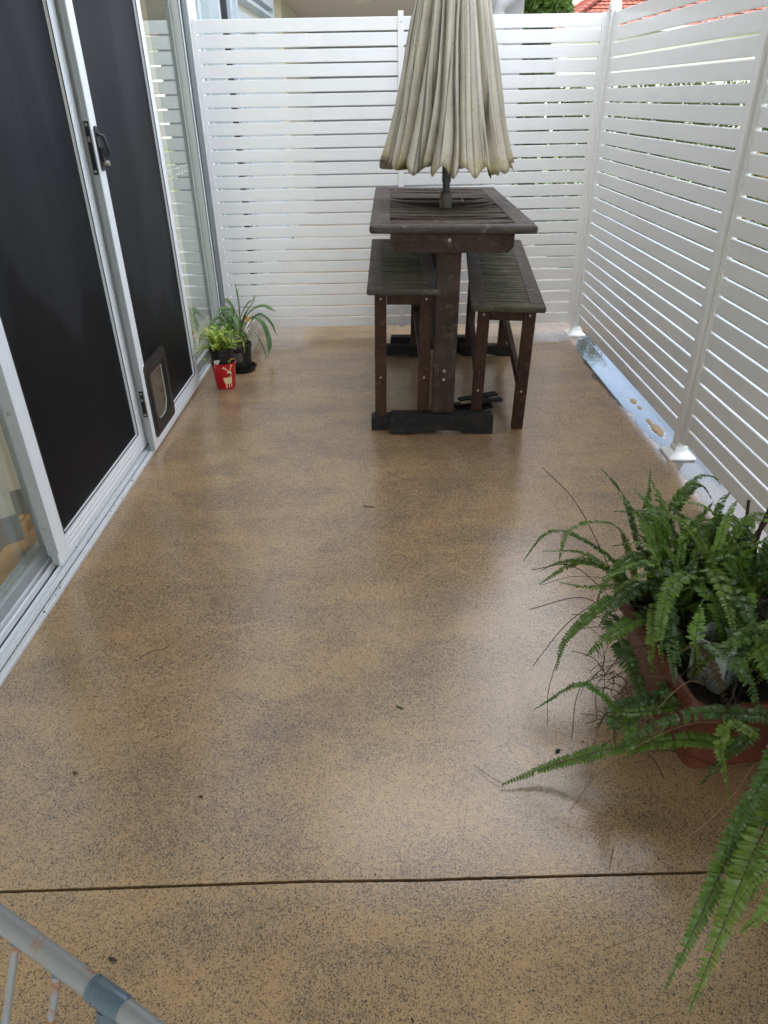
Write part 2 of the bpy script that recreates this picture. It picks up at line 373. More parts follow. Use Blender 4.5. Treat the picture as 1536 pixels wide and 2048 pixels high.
def rust_mat():
    k = NT('grey_painted_tube_with_rust'); v = k.coord(rand=True); n = k.noise(v, 38, 5, .65, .3); s = k.ramp(k.noise(v, 14, 3), [(.46, 0), (.56, 1)])
    r = k.math('MULTIPLY', k.ramp(n, [(.50, 0), (.60, 1)]), s)
    c = k.mix(r, (.27, .275, .28), (.33, .14, .05)); k.base(c); k.rough(k.math('ADD', .34, k.math('MULTIPLY', r, .4))); k.setp(Metallic=.15); return k.m
M['rust_tube'] = rust_mat()
M['blue_fit'] = plain('blue_grey_fitting', (.095, .14, .175), .3, .1, .1)

# ------------------------------------------------------------------ ground, floor, water
bm = bmesh.new(); v = [bm.verts.new(p) for p in ((-400, -400, -.16), (400, -400, -.16), (400, 400, -.16), (-400, 400, -.16))]; bm.faces.new(v)
tag(put('ground', fin(bm, 'ground', M['lawn'])), kind='structure')
JP = [(-1.16, .8785), (-.60, .8850), (-.150, .8905), (-.146, .8895), (.10, .8868), (.125, .8878), (.70, .8905), (1.78, .8960)]
def jy(x):
    for (a, b), (c, d) in zip(JP, JP[1:]):
        if a <= x <= c: return b+(d-b)*(x-a)/(c-a)
    return JP[-1][1]
xs = [-1.16+(1.78+1.16)*i/260 for i in range(261)]
def fz(x): return -max(0, min(.0100, (x-1.24)*.050))      # the floor falls to a shallow gutter along the right fence
def slab(name, side, far):
    bm = bmesh.new(); e = [Vector((x, jy(x)+side*(.0036+.0011*noise.noise((x*60, side*9, 0)) + .0008*noise.noise((x*210, side, 3))), fz(x))) for x in xs]
    near = [bm.verts.new(p) for p in e]; wall = [bm.verts.new(p+Vector((0, 0, -.09))) for p in e]; fars = [bm.verts.new((x, far, fz(x))) for x in xs]
    for i in range(len(xs)-1):
        bm.faces.new((near[i], near[i+1], fars[i+1], fars[i])); bm.faces.new((near[i], wall[i], wall[i+1], near[i+1]))
    ed = [near[-1], fars[-1]]; lo = [bm.verts.new(q.co+Vector((0, 0, -.09))) for q in ed]; bm.faces.new((ed[0], lo[0], lo[1], ed[1]))
    me = fin(bm, name, M['floor'], True, 20)
    return tag(put(name, me), kind='structure')
slab('patio_floor', 1, 8.7); slab('patio_floor', -1, -2.4)
bm = bmesh.new(); box(bm, (-1.16, .86, -.09), (1.78, .915, -.035)); tag(put('floor_joint', fin(bm, 'floor_joint', M['joint'])), kind='structure')

# puddle: a real film of water lying along the foot of the right fence
LEFT = [(1.9, 1.36), (2.3, 1.335), (2.53, 1.325), (2.75, 1.325), (2.93, 1.325), (3.2, 1.315), (3.48, 1.295), (3.9, 1.272), (4.2, 1.285), (4.42, 1.305), (4.70, 1.34), (4.95, 1.37)]
def pl(y):
    for (a, b), (c, d) in zip(LEFT, LEFT[1:]):
        if a <= y <= c: return b+(d-b)*(y-a)/(c-a)
    return 9
HOLES = [(1.395, 3.585, .020, .045), (1.400, 3.495, .014, .03), (1.392, 3.20, .030, .085), (1.386, 3.30, .014, .05), (1.36, 3.63, .02, .008)]
def wet(x, y):
    d = x - pl(y)
    e = .030*noise.noise((x*14, y*7, 1)) + .020*noise.noise((x*60, y*40, 2)) + .020*noise.noise((x*170, y*120, 5))
    w = d + e - .01
    for hx, hy, a, b in HOLES:
        q = math.hypot((x-hx)/a, (y-hy)/b) + .35*noise.noise((x*70, y*40, 8)) + .3*noise.noise((x*200, y*120, 8))
        if q < 1: return -1
    if x > 1.56 + .05*noise.noise((0, y*5, 3)): return -1
    return w
bm = bmesh.new(); vd = {}
dx, dy = .0035, .006
for i in range(int((1.62-1.22)/dx)):
    x = 1.22+i*dx
    for j in range(int((4.95-1.9)/dy)):
        y = 1.9+j*dy
        if wet(x+dx/2, y+dy/2) > 0:
            q = []
            for a, b in ((0, 0), (1, 0), (1, 1), (0, 1)):
                k = (i+a, j+b)
                if k not in vd:
                    vd[k] = bm.verts.new((1.22+k[0]*dx + .0012*noise.noise((k[0]*.9, k[1]*.9, 4)), 1.9+k[1]*dy + .002*noise.noise((k[0]*.8, k[1]*.8, 9)), fz(1.22+k[0]*dx)+.0016))
                q.append(vd[k])
            bm.faces.new(q)
# tan grit showing as dry islands in the film
bd = bmesh.new()
for hx, hy, a, b in HOLES[:4]:
    n = 40; ring_ = []
    for k in range(n):
        t = 2*math.pi*k/n; q = .80+.22*noise.noise((math.cos(t)*1.4+hx*9, math.sin(t)*1.4+hy*9, 8))+.14*noise.noise((math.cos(t)*4, math.sin(t)*4+hy*9, 3)); x = hx+a*q*math.cos(t); y = hy+b*q*math.sin(t); ring_.append(bd.verts.new((x, y, fz(x)+.0030)))
    bd.faces.new(ring_)
bmesh.ops.triangulate(bd, faces=bd.faces[:])
tag(put('silt_patches', fin(bd, 'silt_patches', plain('tan_silt', (.20, .135, .06), .75, var=.3, scale=60))), kind='stuff')
bm.normal_update()
for f in bm.faces:
    if f.normal.z < 0: f.normal_flip()
me = bpy.data.meshes.new('puddle_water'); bm.to_mesh(me); bm.free(); me.materials.append(M['water'])
tag(put('puddle_water', me), kind='structure')

# ------------------------------------------------------------------ house wall on the left (its own frame: n outward, y along, z up)
WM = T(-1.14, 0, 0) @ RZ(-1.146)
def wbox(bm, n0, n1, y0, y1, z0, z1, bev=0): box(bm, (n0, y0, z0), (n1, y1, z1), bev)
bld = thing('apartment_building', 'white rendered apartment building that carries the sliding doors along the left side', 'building', WM)
bm = bmesh.new(); wbox(bm, -.22, -.02, -4.0, 8.6, 2.28, 6.6); wbox(bm, -.22, -.02, -4.0, .20, 0, 2.28); wbox(bm, -.22, -.002, 4.82, 5.12, 0, 2.28)
put('wall', fin(bm, 'wall', M['white_wall']), parent=bld)
bm = bmesh.new(); wbox(bm, -.018, 2.65, -3.8, 2.4, 2.45, 2.70); put('balcony_slab', fin(bm, 'balcony_slab', M['white_wall']), parent=bld)
bm = bmesh.new(); wbox(bm, -6, .25, -4.2, 8.6, 6.6, 6.8); put('roof', fin(bm, 'roof', M['grey_pier']), parent=bld)
bm = bmesh.new(); wbox(bm, -4.2, -4.0, -.6, .2, 0, 2.5); wbox(bm, -4.2, -4.0, 4.3, 4.98, 0, 2.5); wbox(bm, -4.0, -.22, -.8, -.6, 0, 2.5); wbox(bm, -4.0, -.22, 4.98, 5.10, 0, 2.5); wbox(bm, -4.0, -.22, -.6, 4.98, 2.5, 2.6)
put('room_wall', fin(bm, 'room_wall', M['dark_room']), parent=bld)
tf = tag(thing('timber_floor', None, None, WM), kind='structure')
bm = bmesh.new(); wbox(bm, -4.0, -.20, -.6, 4.98, -.02, .012); put('subfloor', fin(bm, 'subfloor', M['dark_room']), parent=tf)
bm = bmesh.new(); box(bm, (-.062, -.9, -.006), (.062, .9, .006), .0015); plank = fin(bm, 'plank', M['timber_floor'])
for i in range(12):
    for j in range(3): put('plank', plank, T(-.27-.127*i, .5+1.82*j-(.6 if i % 2 else 0), .022), tf)
# upstairs windows seen only in reflections
for y0 in (-1.6, 1.2, 4.0, 6.4):
    bm = bmesh.new(); wbox(bm, -.02, .012, y0, y0+1.6, 3.6, 5.3, .004); f = put('window_frame', fin(bm, 'window_frame', M['silver']), parent=bld)
    bm = bmesh.new(); wbox(bm, .012, .016, y0+.06, y0+1.54, 3.66, 5.24); put('pane', fin(bm, 'pane', M['black']), parent=f)

# fixed frame: sill with tracks, head, jambs
fr = thing('sliding_door_frame', 'silver aluminium sliding door frame with dirty grooved sill track on the floor', 'door frame', WM)
bm = bmesh.new()
prism(bm, [(0, 0), (0, .010), (-.004, .014), (-.034, .016), (-.036, .022), (-.040, .022), (-.042, .014), (-.060, .014), (-.060, .020), (-.155, .020), (-.155, .034), (-.20, .036), (-.20, 0)], 0.25, 4.78, Matrix(((1, 0, 0, 0), (0, 0, 1, 0), (0, 1, 0, 0), (0, 0, 0, 1))))
put('sill', fin(bm, 'sill', M['sill_alu']), parent=fr)
for nn in (-.0125, -.0235):
    bm = bmesh.new(); wbox(bm, nn-.0018, nn+.0018, .25, 4.77, .012, .0178, .0006); put('sill_rib', fin(bm, 'sill_rib', M['sill_alu']), parent=fr)
bm = bmesh.new(); wbox(bm, -.0195, -.0170, .25, 4.77, .012, .0160); put('sill_groove', fin(bm, 'sill_groove', M['dark_alu']), parent=fr)
for nn, h, w in ((-.050, .014, .003), (-.078, .018, .009), (-.105, .020, .010), (-.132, .018, .012)):
    bm = bmesh.new(); wbox(bm, nn-w/2, nn+w/2, .25, 4.78, .012, .020+h, .001); put('track', fin(bm, 'track', M['silver']), parent=fr)
for nn, w in ((-.0635, .010), (-.0925, .008), (-.119, .006)):
    bm = bmesh.new(); wbox(bm, nn-w/2, nn+w/2, .25, 4.78, .016, .0215); put('groove_strip', fin(bm, 'groove_strip', M['dark_alu']), parent=fr)  # flat dark strips laid between the tracks
bm = bmesh.new(); wbox(bm, -.20, -.004, .20, 4.82, 2.16, 2.28, .003); put('head', fin(bm, 'head', M['silver']), parent=fr)
bm = bmesh.new(); wbox(bm, -.20, -.004, .20, .25, 0, 2.16); put('jamb', fin(bm, 'jamb', M['silver']), parent=fr)
j = put('jamb', (lambda b: (wbox(b, -.20, .018, 4.776, 4.818, 0.0, 2.16), fin(b, 'jamb', M['jamb_alu']))[1])(bmesh.new()), parent=fr)
for nn, w, d, mt in ((.010, .014, .026, 'jamb_alu'), (.0, .004, .020, 'dark_alu'), (-.007, .005, .028, 'silver'), (-.0165, .010, .022, 'jamb_alu')):
    bm = bmesh.new(); wbox(bm, nn-w/2, nn+w/2, 4.776-d, 4.775, .018, 2.16, .001); put('jamb_rib', fin(bm, 'jamb_rib', M[mt]), parent=j)

def leaf_frame(root, n, y0, y1, z0, z1, sw, rw, th, mat, stl=('a', 'b')):
    for y in (y0, y1-sw):
        bm = bmesh.new(); wbox(bm, n-th, n, y, y+sw, z0, z1, .0015); put('stile', fin(bm, 'stile', M[mat]), parent=root)
    for z, h in ((z0, rw), (z1-rw, rw)):
        bm = bmesh.new(); wbox(bm, n-th+.001, n-.001, y0+sw, y1-sw, z, z+h, .001); r = put('rail', fin(bm, 'rail', M[mat]), parent=root)
        if z == z0:
            for q in (.30, .55, .78):
                bm = bmesh.new(); wbox(bm, n-.001, n+.0015, y0+sw+.002, y1-sw-.002, z+h*q-.003, z+h*q+.003, .0008); put('rib', fin(bm, 'rib', M[mat]), parent=r)
def screw(par, m, r=.006, mat='steel'):
    bm = bmesh.new(); lathe(bm, [(r, 0), (r, .001), (r*.75, .0022), (r*.35, .0024), (r*.3, .0012), (.0003, .001)], 12, m); return put('screw', fin(bm, 'screw', M[mat], True, 40), parent=par)

# glass leaves
ga = thing('sliding_glass_door', 'near clear glass sliding door with wide grey stile, curtain hanging behind it', 'glass door', WM)
for y in (.45, 2.105):
    bm = bmesh.new(); wbox(bm, -.128, -.098, y, y+.085, .040, 2.14, .002); s = put('stile', fin(bm, 'stile', M['grey_alu']), parent=ga)
screw(s, T(-.098, 2.165, .115) @ RY(90), .008)
bm = bmesh.new(); wbox(bm, -.0985, -.0955, 2.152, 2.158, .045, 2.14); put('bead', fin(bm, 'bead', M['silver']), parent=ga)
bm = bmesh.new(); wbox(bm, -.126, -.100, .535, 2.105, .040, .085, .002); put('rail', fin(bm, 'rail', M['grey_alu']), parent=ga)
bm = bmesh.new(); wbox(bm, -.126, -.100, .535, 2.105, 2.08, 2.14, .002); put('rail', fin(bm, 'rail', M['grey_alu']), parent=ga)
bm = bmesh.new(); wbox(bm, -.115, -.111, .537, 2.104, .083, 2.082); put('pane', fin(bm, 'pane', M['glass']), parent=ga)
gb = thing('sliding_glass_door', 'far fixed glass panel beside the pot plants reflecting the white slats', 'glass door', WM)
for y, w_ in ((3.066, .05), (4.752, .022)):
    bm = bmesh.new(); wbox(bm, -.062, -.018, y, y+w_, .040, 2.14, .002); put('stile', fin(bm, 'stile', M['grey_alu']), parent=gb)
for z in (.036, 2.08):
    bm = bmesh.new(); wbox(bm, -.060, -.024, 3.117, 4.751, z, z+.05, .002); put('rail', fin(bm, 'rail', M['grey_alu']), parent=gb)
bm = bmesh.new(); wbox(bm, -.040, -.036, 3.115, 4.753, .084, 2.082); pn = put('pane', fin(bm, 'pane', M['glass']), parent=gb)
# frosted mirror-reading lettering on that pane
def stroke(bm, pts, w=.0016):
    for (y0, z0), (y1, z1) in zip(pts, pts[1:]):
        a = Vector((-.0352, y0, z0)); b = Vector((-.0352, y1, z1)); d = b-a
        if d.length < 1e-6: continue
        n = Vector((0, -d.z, d.y)).normalized()*w
        vs = [bm.verts.new(a-n), bm.verts.new(a+n), bm.verts.new(b+n), bm.verts.new(b-n)]
        bm.faces.new(vs)
bm = bmesh.new(); zb, hh = 1.098, .030
def glyph(kind, y):
    w = .085
    if kind == 'D': stroke(bm, [(y, zb), (y, zb+hh), (y+w, zb+hh), (y+w, zb), (y, zb)])
    if kind == 'C': stroke(bm, [(y, zb+hh), (y+w, zb+hh), (y+w, zb), (y, zb)])
    if kind == 'A': stroke(bm, [(y, zb+hh), (y+w, zb+hh), (y+w, zb-.004)])
    if kind == 'I':
        stroke(bm, [(y+.02, zb-.004), (y+.02, zb+hh+.004)], .0022)
        for z in (zb-.004, zb+hh+.004): stroke(bm, [(y+.008, z), (y+.034, z)], .003)
for kd, y in (('I', 4.02), ('A', 4.09), ('I', 4.20), ('C', 4.275), ('I', 4.39), ('D', 4.46)): glyph(kd, y)
put('etched_lettering', fin(bm, 'etched_lettering', plain('frosted_film', (.8, .84, .82), .7)), parent=pn)

# curtains inside
def curtain(y0, y1, z0, n0, label, amp=.035, wl=.13, hem=.10, seed=0):
    root = thing('curtain', label, 'curtain', WM)
    def sheet(za, zb, mt, nm, off):
        bm = bmesh.new(); NY, NZ = 160, 8; g = []
        for i in range(NY+1):
            u = i/NY; y = y0+(y1-y0)*u; row = []
            for k in range(NZ+1):
                z = za+(zb-za)*k/NZ
                ph = y/wl*2*math.pi + 1.2*noise.noise((y*3, seed, 0))
                flare = 1+.25*(1-z/2.2)
                row.append(bm.verts.new((n0+off+amp*flare*(math.sin(ph)+.3*math.sin(2.3*ph+seed)), y+.012*math.cos(ph)+.03*(1-z/2.2)*noise.noise((y*4, z, seed)), z+.010*noise.noise((y*7, seed, 2)))))
            g.append(row)
        for i in range(NY):
            for k in range(NZ): bm.faces.new((g[i][k], g[i+1][k], g[i+1][k+1], g[i][k+1]))
        return put(nm, fin(bm, nm, M[mt], True), parent=root)
    sheet(z0+hem, 2.3, 'curtain', 'drape', 0); sheet(z0, z0+hem+.01, 'hem', 'hem_band', .003)
curtain(1.05, 2.22, .05, -.27, 'white curtain with a grey hem hanging behind the near glass door', .020, .24, seed=1)
curtain(2.35, 4.10, .05, -.30, 'pale curtain faintly seen in folds behind the black screen mesh', .04, .2, seed=5)

# screen doors
sa = thing('screen_door', 'near black mesh screen door in silver frame, its lower corner on the sill track', 'screen door', WM)
leaf_frame(sa, -.036, 2.055, 3.055, .036, 2.13, .070, .085, .026, 'silver')
bm = bmesh.new(); wbox(bm, -.052, -.050, 2.12, 2.99, .118, 2.05); put('mesh_panel', fin(bm, 'mesh_panel', M['mesh']), parent=sa)
bm = bmesh.new()
for y in (2.1255, 2.982): wbox(bm, -.0375, -.0350, y, y+.004, .122, 2.046)
wbox(bm, -.0375, -.0352, 2.13, 2.981, .1215, .125); put('rubber_spline', fin(bm, 'rubber_spline', M['rubber']), parent=sa)
bm = bmesh.new(); wbox(bm, -.068, -.038, 2.040, 2.0545, .085, 2.10, .001); ch = put('edge_channel', fin(bm, 'edge_channel', M['grey_alu']), parent=sa)
for z in (.20, .62): screw(ch, T(-.053, 2.040, z) @ RX(90), .006)
bm = bmesh.new(); wbox(bm, -.062, -.044, 2.046, 2.0545, .042, .083, .001); put('roller_carrier', fin(bm, 'roller_carrier', M['grey_alu']), parent=sa)
for q in (.010, .030, .052):
    bm = bmesh.new(); wbox(bm, -.0362, -.0345, 2.985+q, 2.988+q, .04, 2.12); put('stile_rib', fin(bm, 'stile_rib', M['silver']), parent=sa)
sb = thing('screen_door', 'far black mesh screen door with a cat flap low in its corner', 'screen door', WM @ T(0, 0, 0))
leaf_frame(sb, .012, 3.035, 3.935, .014, 2.12, .062, .085, .026, 'silver')
bm = bmesh.new(); wbox(bm, -.004, -.002, 3.09, 3.88, .096, 2.04); put('mesh_panel', fin(bm, 'mesh_panel', M['mesh']), parent=sb)
bm = bmesh.new()
for y in (3.097, 3.869): wbox(bm, .0105, .0130, y, y+.004, .10, 2.036)
wbox(bm, .0105, .0128, 3.10, 3.87, .0995, .103); put('rubber_spline', fin(bm, 'rubber_spline', M['rubber']), parent=sb)
bm = bmesh.new(); wbox(bm, -.013, .011, 3.028, 3.0345, .016, 2.11, .001); ec = put('edge_channel', fin(bm, 'edge_channel', M['grey_alu']), parent=sb)
for z in (.035, .055): screw(ec, T(-.002, 3.028, z) @ RX(90), .004)
# edge lock plates, pull handle
for z0, z1 in ((1.205, 1.388), (.19, .315)):
    bm = bmesh.new(); wbox(bm, -.010, .008, 3.0235, 3.0282, z0, z1, .001); lk = put('lock_plate', fin(bm, 'lock_plate', M['black']), parent=sb)
    for z in (z0+.012, z1-.012): screw(lk, T(-.001, 3.0236, z) @ RX(90), .0055)
    bm = bmesh.new(); wbox(bm, -.006, .004, 3.020, 3.0236, z0+(z1-z0)*.62, z0+(z1-z0)*.72, .001); put('latch', fin(bm, 'latch', M['steel']), parent=lk)
bm = bmesh.new()
prism(bm, [(3.066+.014*math.cos(a), 1.293+(.064 if math.sin(a) > 0 else -.064)+.014*math.sin(a)) for a in [2*math.pi*k/24 for k in range(24)]], .012, .019, Matrix(((0, 0, 1, 0), (1, 0, 0, 0), (0, 1, 0, 0), (0, 0, 0, 1))))
hp = put('handle_plate', fin(bm, 'handle_plate', M['black']), parent=sb)
bm = bmesh.new(); tube(bm, [(.018, 3.070, 1.345), (.034, 3.082, 1.335), (.041, 3.086, 1.300), (.040, 3.086, 1.275), (.020, 3.074, 1.262)], [.006, .007, .008, .008, .007], 10); put('pull_handle', fin(bm, 'pull_handle', M['black'], True, 50), parent=hp)
bm = bmesh.new(); box(bm, (.019, 3.055, 1.245), (.030, 3.078, 1.30), .003); put('snib', fin(bm, 'snib', M['black']), parent=hp)
bm = bmesh.new(); lathe(bm, [(.011, 0), (.011, .020), (.009, .024), (.0005, .024)], 16, T(.019, 3.072, 1.242) @ RY(90)); put('key_cylinder', fin(bm, 'key_cylinder', M['steel'], True, 40), parent=hp)
# cat flap
def rr(y0, y1, z0, z1, rad, n=6, lower_only=False):
    out = []
    for cy, cz, a0, rd in ((y1-rad, z1-rad, 0, .012 if lower_only else rad), (y0+rad, z1-rad, 90, .012 if lower_only else rad), (y0+rad, z0+rad, 180, rad), (y1-rad, z0+rad, 270, rad)):
        if lower_only and a0 < 180: cz = z1-rd; cy = (y1-rd) if a0 == 0 else (y0+rd)
        for k in range(n+1):
            a = R(a0+90*k/n); out.append((cy+rd*math.cos(a), cz+rd*math.sin(a)))
    return out
PM = Matrix(((0, 0, 1, 0), (1, 0, 0, 0), (0, 1, 0, 0), (0, 0, 0, 1)))
def hoop(bm, outer, inner, x0, x1):
    n = len(outer); A = [[bm.verts.new((x, *p)) for p in q] for q in (outer, inner) for x in (x0, x1)]
    o0, o1, i0, i1 = A
    for k in range(n):
        l = (k+1) % n
        bm.faces.new((o1[k], o1[l], i1[l], i1[k])); bm.faces.new((o0[k], i0[k], i0[l], o0[l])); bm.faces.new((o0[k], o0[l], o1[l], o1[k])); bm.faces.new((i0[k], i1[k], i1[l], i0[l]))
cf = None
bm = bmesh.new(); hoop(bm, rr(3.072, 3.402, .058, .412, .022), rr(3.135, 3.338, .105, .352, .088, lower_only=True), -.001, .0165); cf = put('cat_flap', fin(bm, 'cat_flap', M['flap'], True, 30), parent=sb)
bm = bmesh.new(); hoop(bm, rr(3.098, 3.376, .082, .385, .03), rr(3.120, 3.353, .095, .366, .098, lower_only=True), .0166, .021); put('raised_rim', fin(bm, 'raised_rim', M['flap'], True, 30), parent=cf)
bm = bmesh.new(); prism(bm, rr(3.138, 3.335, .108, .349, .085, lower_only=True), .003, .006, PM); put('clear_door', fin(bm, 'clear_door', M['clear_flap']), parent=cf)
bm = bmesh.new(); hoop(bm, rr(3.140, 3.333, .110, .347, .083, lower_only=True), rr(3.146, 3.327, .116, .343, .077, lower_only=True), .006, .0095); put('clear_bead', fin(bm, 'clear_bead', plain('clear_bead', (.45, .42, .36), .2)), parent=cf)

# white pipe on the corner nib
pp = thing('wall_pipe', 'slim white pipe with collars fixed upright in the left corner', 'pipe', T(-1.034, 4.8445, 0))
bm = bmesh.new(); tube(bm, [(0, 0, .02), (0, 0, 2.3)], .0085, 12); put('pipe', fin(bm, 'pipe', M['white_wall'], True, 40), parent=pp)
for z in (.62, 1.30, 1.88):
    bm = bmesh.new(); lathe(bm, [(.0087, -.03), (.0112, -.028), (.0112, .028), (.0087, .03)], 14, T(0, 0, z)); put('collar', fin(bm, 'collar', M['white_wall'], True, 40), parent=pp)

# ------------------------------------------------------------------ fences
def slat_mesh(L):
    bm = bmesh.new(); h, t, r = .0325, .008, .0028; P = []
    for cx, cz, a0 in ((t-r, h-r, 0), (-t+r, h-r, 90), (-t+r, -h+r, 180), (t-r, -h+r, 270)):
        for k in (0, 45, 90): a = R(a0+k); P.append((cx+r*math.cos(a), cz+r*math.sin(a)))
    prism(bm, P, -L/2, L/2, Matrix(((0, 0, 1, 0), (1, 0, 0, 0), (0, 1, 0, 0), (0, 0, 0, 1))))
    return fin(bm, 'slat', M['white'])
NS, PITCH, Z0 = 24, .074, .0755+.0325
bf = thing('slat_fence', 'white horizontal slat fence closing the far end behind the parasol', 'fence', T(.16, 4.87, 0))
sm = slat_mesh(2.375)
for i in range(NS): put('slat', sm, T(.005+random.uniform(-.001, .001), random.uniform(-.0006, .0006), Z0+i*PITCH+random.uniform(-.0008, .0008)), bf)
bm = bmesh.new(); box(bm, (-.0165, -.0155, .066), (.0165, -.0085, 1.868), .001); bt = put('centre_batten', fin(bm, 'centre_batten', M['white']), T(.010, 0, 0), bf)
for z in (.12, 1.815): screw(bt, T(0, -.0155, z) @ RX(90), .0035)
for xx, nm in ((-1.183, 'end_channel'), (1.185, 'end_channel')):
    bm = bmesh.new(); box(bm, (-.019, -.0125, .066), (.019, .0125, 1.846), .0012); box(bm, (-.004, -.0145, .07), (.002, -.0118, 1.842)); e = put(nm, fin(bm, nm, M['white']), T(xx, 0, 0), bf)
    screw(e, T(0, -.0125, 1.815) @ RX(90), .0032)
rf = thing('slat_fence', 'white horizontal slat fence along the right side on capped posts, streaked by rain', 'fence', T(1.393, 2.92, 0))
PY = [-.93-2.92, 1.0-2.92, 0.0, 4.85-2.92]
def post_bm():
    bm = bmesh.new(); P = []
    s, r = .025, .004
    for cx, cy, a0 in ((s-r, s-r, 0), (-s+r, s-r, 90), (-s+r, -s+r, 180), (s-r, -s+r, 270)):
        for k in (0, 30, 60, 90): a = R(a0+k); P.append((cx+r*math.cos(a), cy+r*math.sin(a)))
    prism(bm, P, .015, 1.862); return bm
pm = fin(post_bm(), 'post', M['white'])
bm = bmesh.new()
def sqring(s, z, rad): 
    P = []
    for cx, cy, a0 in ((s-rad, s-rad, 0), (-s+rad, s-rad, 90), (-s+rad, -s+rad, 180), (s-rad, -s+rad, 270)):
        for k in (0, 30, 60, 90): a = R(a0+k); P.append(Vector((cx+rad*math.cos(a), cy+rad*math.sin(a), z)))
    return [bm.verts.new(p) for p in P]
def loft(rings):
    for a, b in zip(rings, rings[1:]):
        n = len(a)
        for k in range(n): bm.faces.new((a[k], a[(k+1) % n], b[(k+1) % n], b[k]))
    bm.faces.new(rings[0][::-1]); bm.faces.new(rings[-1])
loft([sqring(.029, 1.850, .005), sqring(.030, 1.858, .006), sqring(.030, 1.878, .007), sqring(.028, 1.890, .010), sqring(.022, 1.899, .012), sqring(.012, 1.904, .009)])
capm = fin(bm, 'post_cap', M['white'], True, 25)
bm = bmesh.new(); loft([sqring(.062, .001, .006), sqring(.062, .010, .006), sqring(.058, .014, .006), sqring(.034, .028, .005), sqring(.030, .030, .004), sqring(.028, .052, .004)])
basem = fin(bm, 'base_cover', M['white'])
bm = bmesh.new(); box(bm, (-.014, -.0165, .066), (.0125, .0165, 1.846), .0015); box(bm, (-.0165, -.004, .07), (-.0139, .004, 1.84)); chm = fin(bm, 'end_channel', M['white'])
for k, y in enumerate(PY):
    p = put('post', pm, T(-.006, y, 0), rf); put('post_cap', capm, T(0, 0, 0), p); put('base_cover', basem, T(0, 0, -.0075), p)
    for sgn in (-1, 1):
        if (k == 3 and sgn == 1) or (k == 0 and sgn == -1): continue
        put('end_channel', chm, T(0, y+sgn*.043, 0), rf)
for k in range(3):
    L = PY[k+1]-PY[k]-.10; sm = slat_mesh(L)
    for i in range(NS): put('slat', sm, T(random.uniform(-.0006, .0006), (PY[k]+PY[k+1])/2, Z0+i*PITCH+random.uniform(-.0008, .0008)) @ RZ(90), rf)

# ------------------------------------------------------------------ beyond the fences
nb = thing('neighbour_building', 'grey and white neighbouring building with a covered porch beyond the far fence', 'building', T(0, 8.6, 0))
bm = bmesh.new(); box(bm, (-5, .02, 2.62), (1.55, 6, 9.5)); put('upper_wall', fin(bm, 'upper_wall', M['beige_wall']), parent=nb)
bm = bmesh.new(); box(bm, (-5, .0, 2.42), (1.55, 5.5, 2.60)); put('porch_ceiling', fin(bm, 'porch_ceiling', M['stucco']), parent=nb)
bm = bmesh.new(); box(bm, (-5, .9, 0), (-.99, 5.5, 2.418)); put('side_wall', fin(bm, 'side_wall', M['beige_wall']), parent=nb)
bm = bmesh.new(); box(bm, (-.988, 4.6, 0), (1.55, 4.8, 2.418)); put('rear_wall', fin(bm, 'rear_wall', M['grey_pier']), parent=nb)
bm = bmesh.new(); box(bm, (1.12, .05, 0), (1.55, .9, 2.418)); put('pier', fin(bm, 'pier', M['grey_pier']), parent=nb)
bm = bmesh.new(); box(bm, (-.988, .12, -.15), (1.55, 4.6, .005)); put('porch_floor', fin(bm, 'porch_floor', M['pave_out']), parent=nb)
for x0 in (-3.6, -1.2):
    for z0 in (3.6, 6.4):
        bm = bmesh.new(); box(bm, (x0, -.02, z0), (x0+1.6, .03, z0+1.5), .004); w = put('window_frame', fin(bm, 'window_frame', M['silver']), parent=nb)
        bm = bmesh.new(); box(bm, (x0+.06, -.024, z0+.06), (x0+1.54, -.0205, z0+1.44)); put('pane', fin(bm, 'pane', M['black']), parent=w)
lt = thing('ceiling_light', 'round oyster ceiling light under the neighbouring porch', 'ceiling light', T(-.075, 9.62, 2.419))
bm = bmesh.new(); lathe(bm, [(.165, 0), (.168, -.015), (.160, -.032), (.150, -.034)], 32); put('rim', fin(bm, 'rim', M['grey_pipe'], True, 40), parent=lt)
bm = bmesh.new(); lathe(bm, [(.149, -.03), (.138, -.055), (.11, -.078), (.06, -.092), (.001, -.095)], 32); put('diffuser', fin(bm, 'diffuser', M['curtain'], True), parent=lt)
dp = thing('downpipe', 'grey downpipe with a swan neck elbow on the neighbouring pier', 'downpipe', T(1.27, 8.53, 0))
bm = bmesh.new(); tube(bm, spline([(.26, .02, 2.40), (.22, 0, 2.36), (.12, 0, 2.27), (.02, 0, 2.20), (0, 0, 2.10)], 14) + [Vector((0, 0, .05))], .062, 16); put('pipe', fin(bm, 'pipe', M['grey_pipe'], True, 50), parent=dp)
for z in (2.12, 1.2):
    bm = bmesh.new(); lathe(bm, [(.063, -.03), (.070, -.028), (.070, .028), (.063, .03)], 18, T(0, 0, z)); put('socket', fin(bm, 'socket', M['grey_pipe'], True, 40), parent=dp)
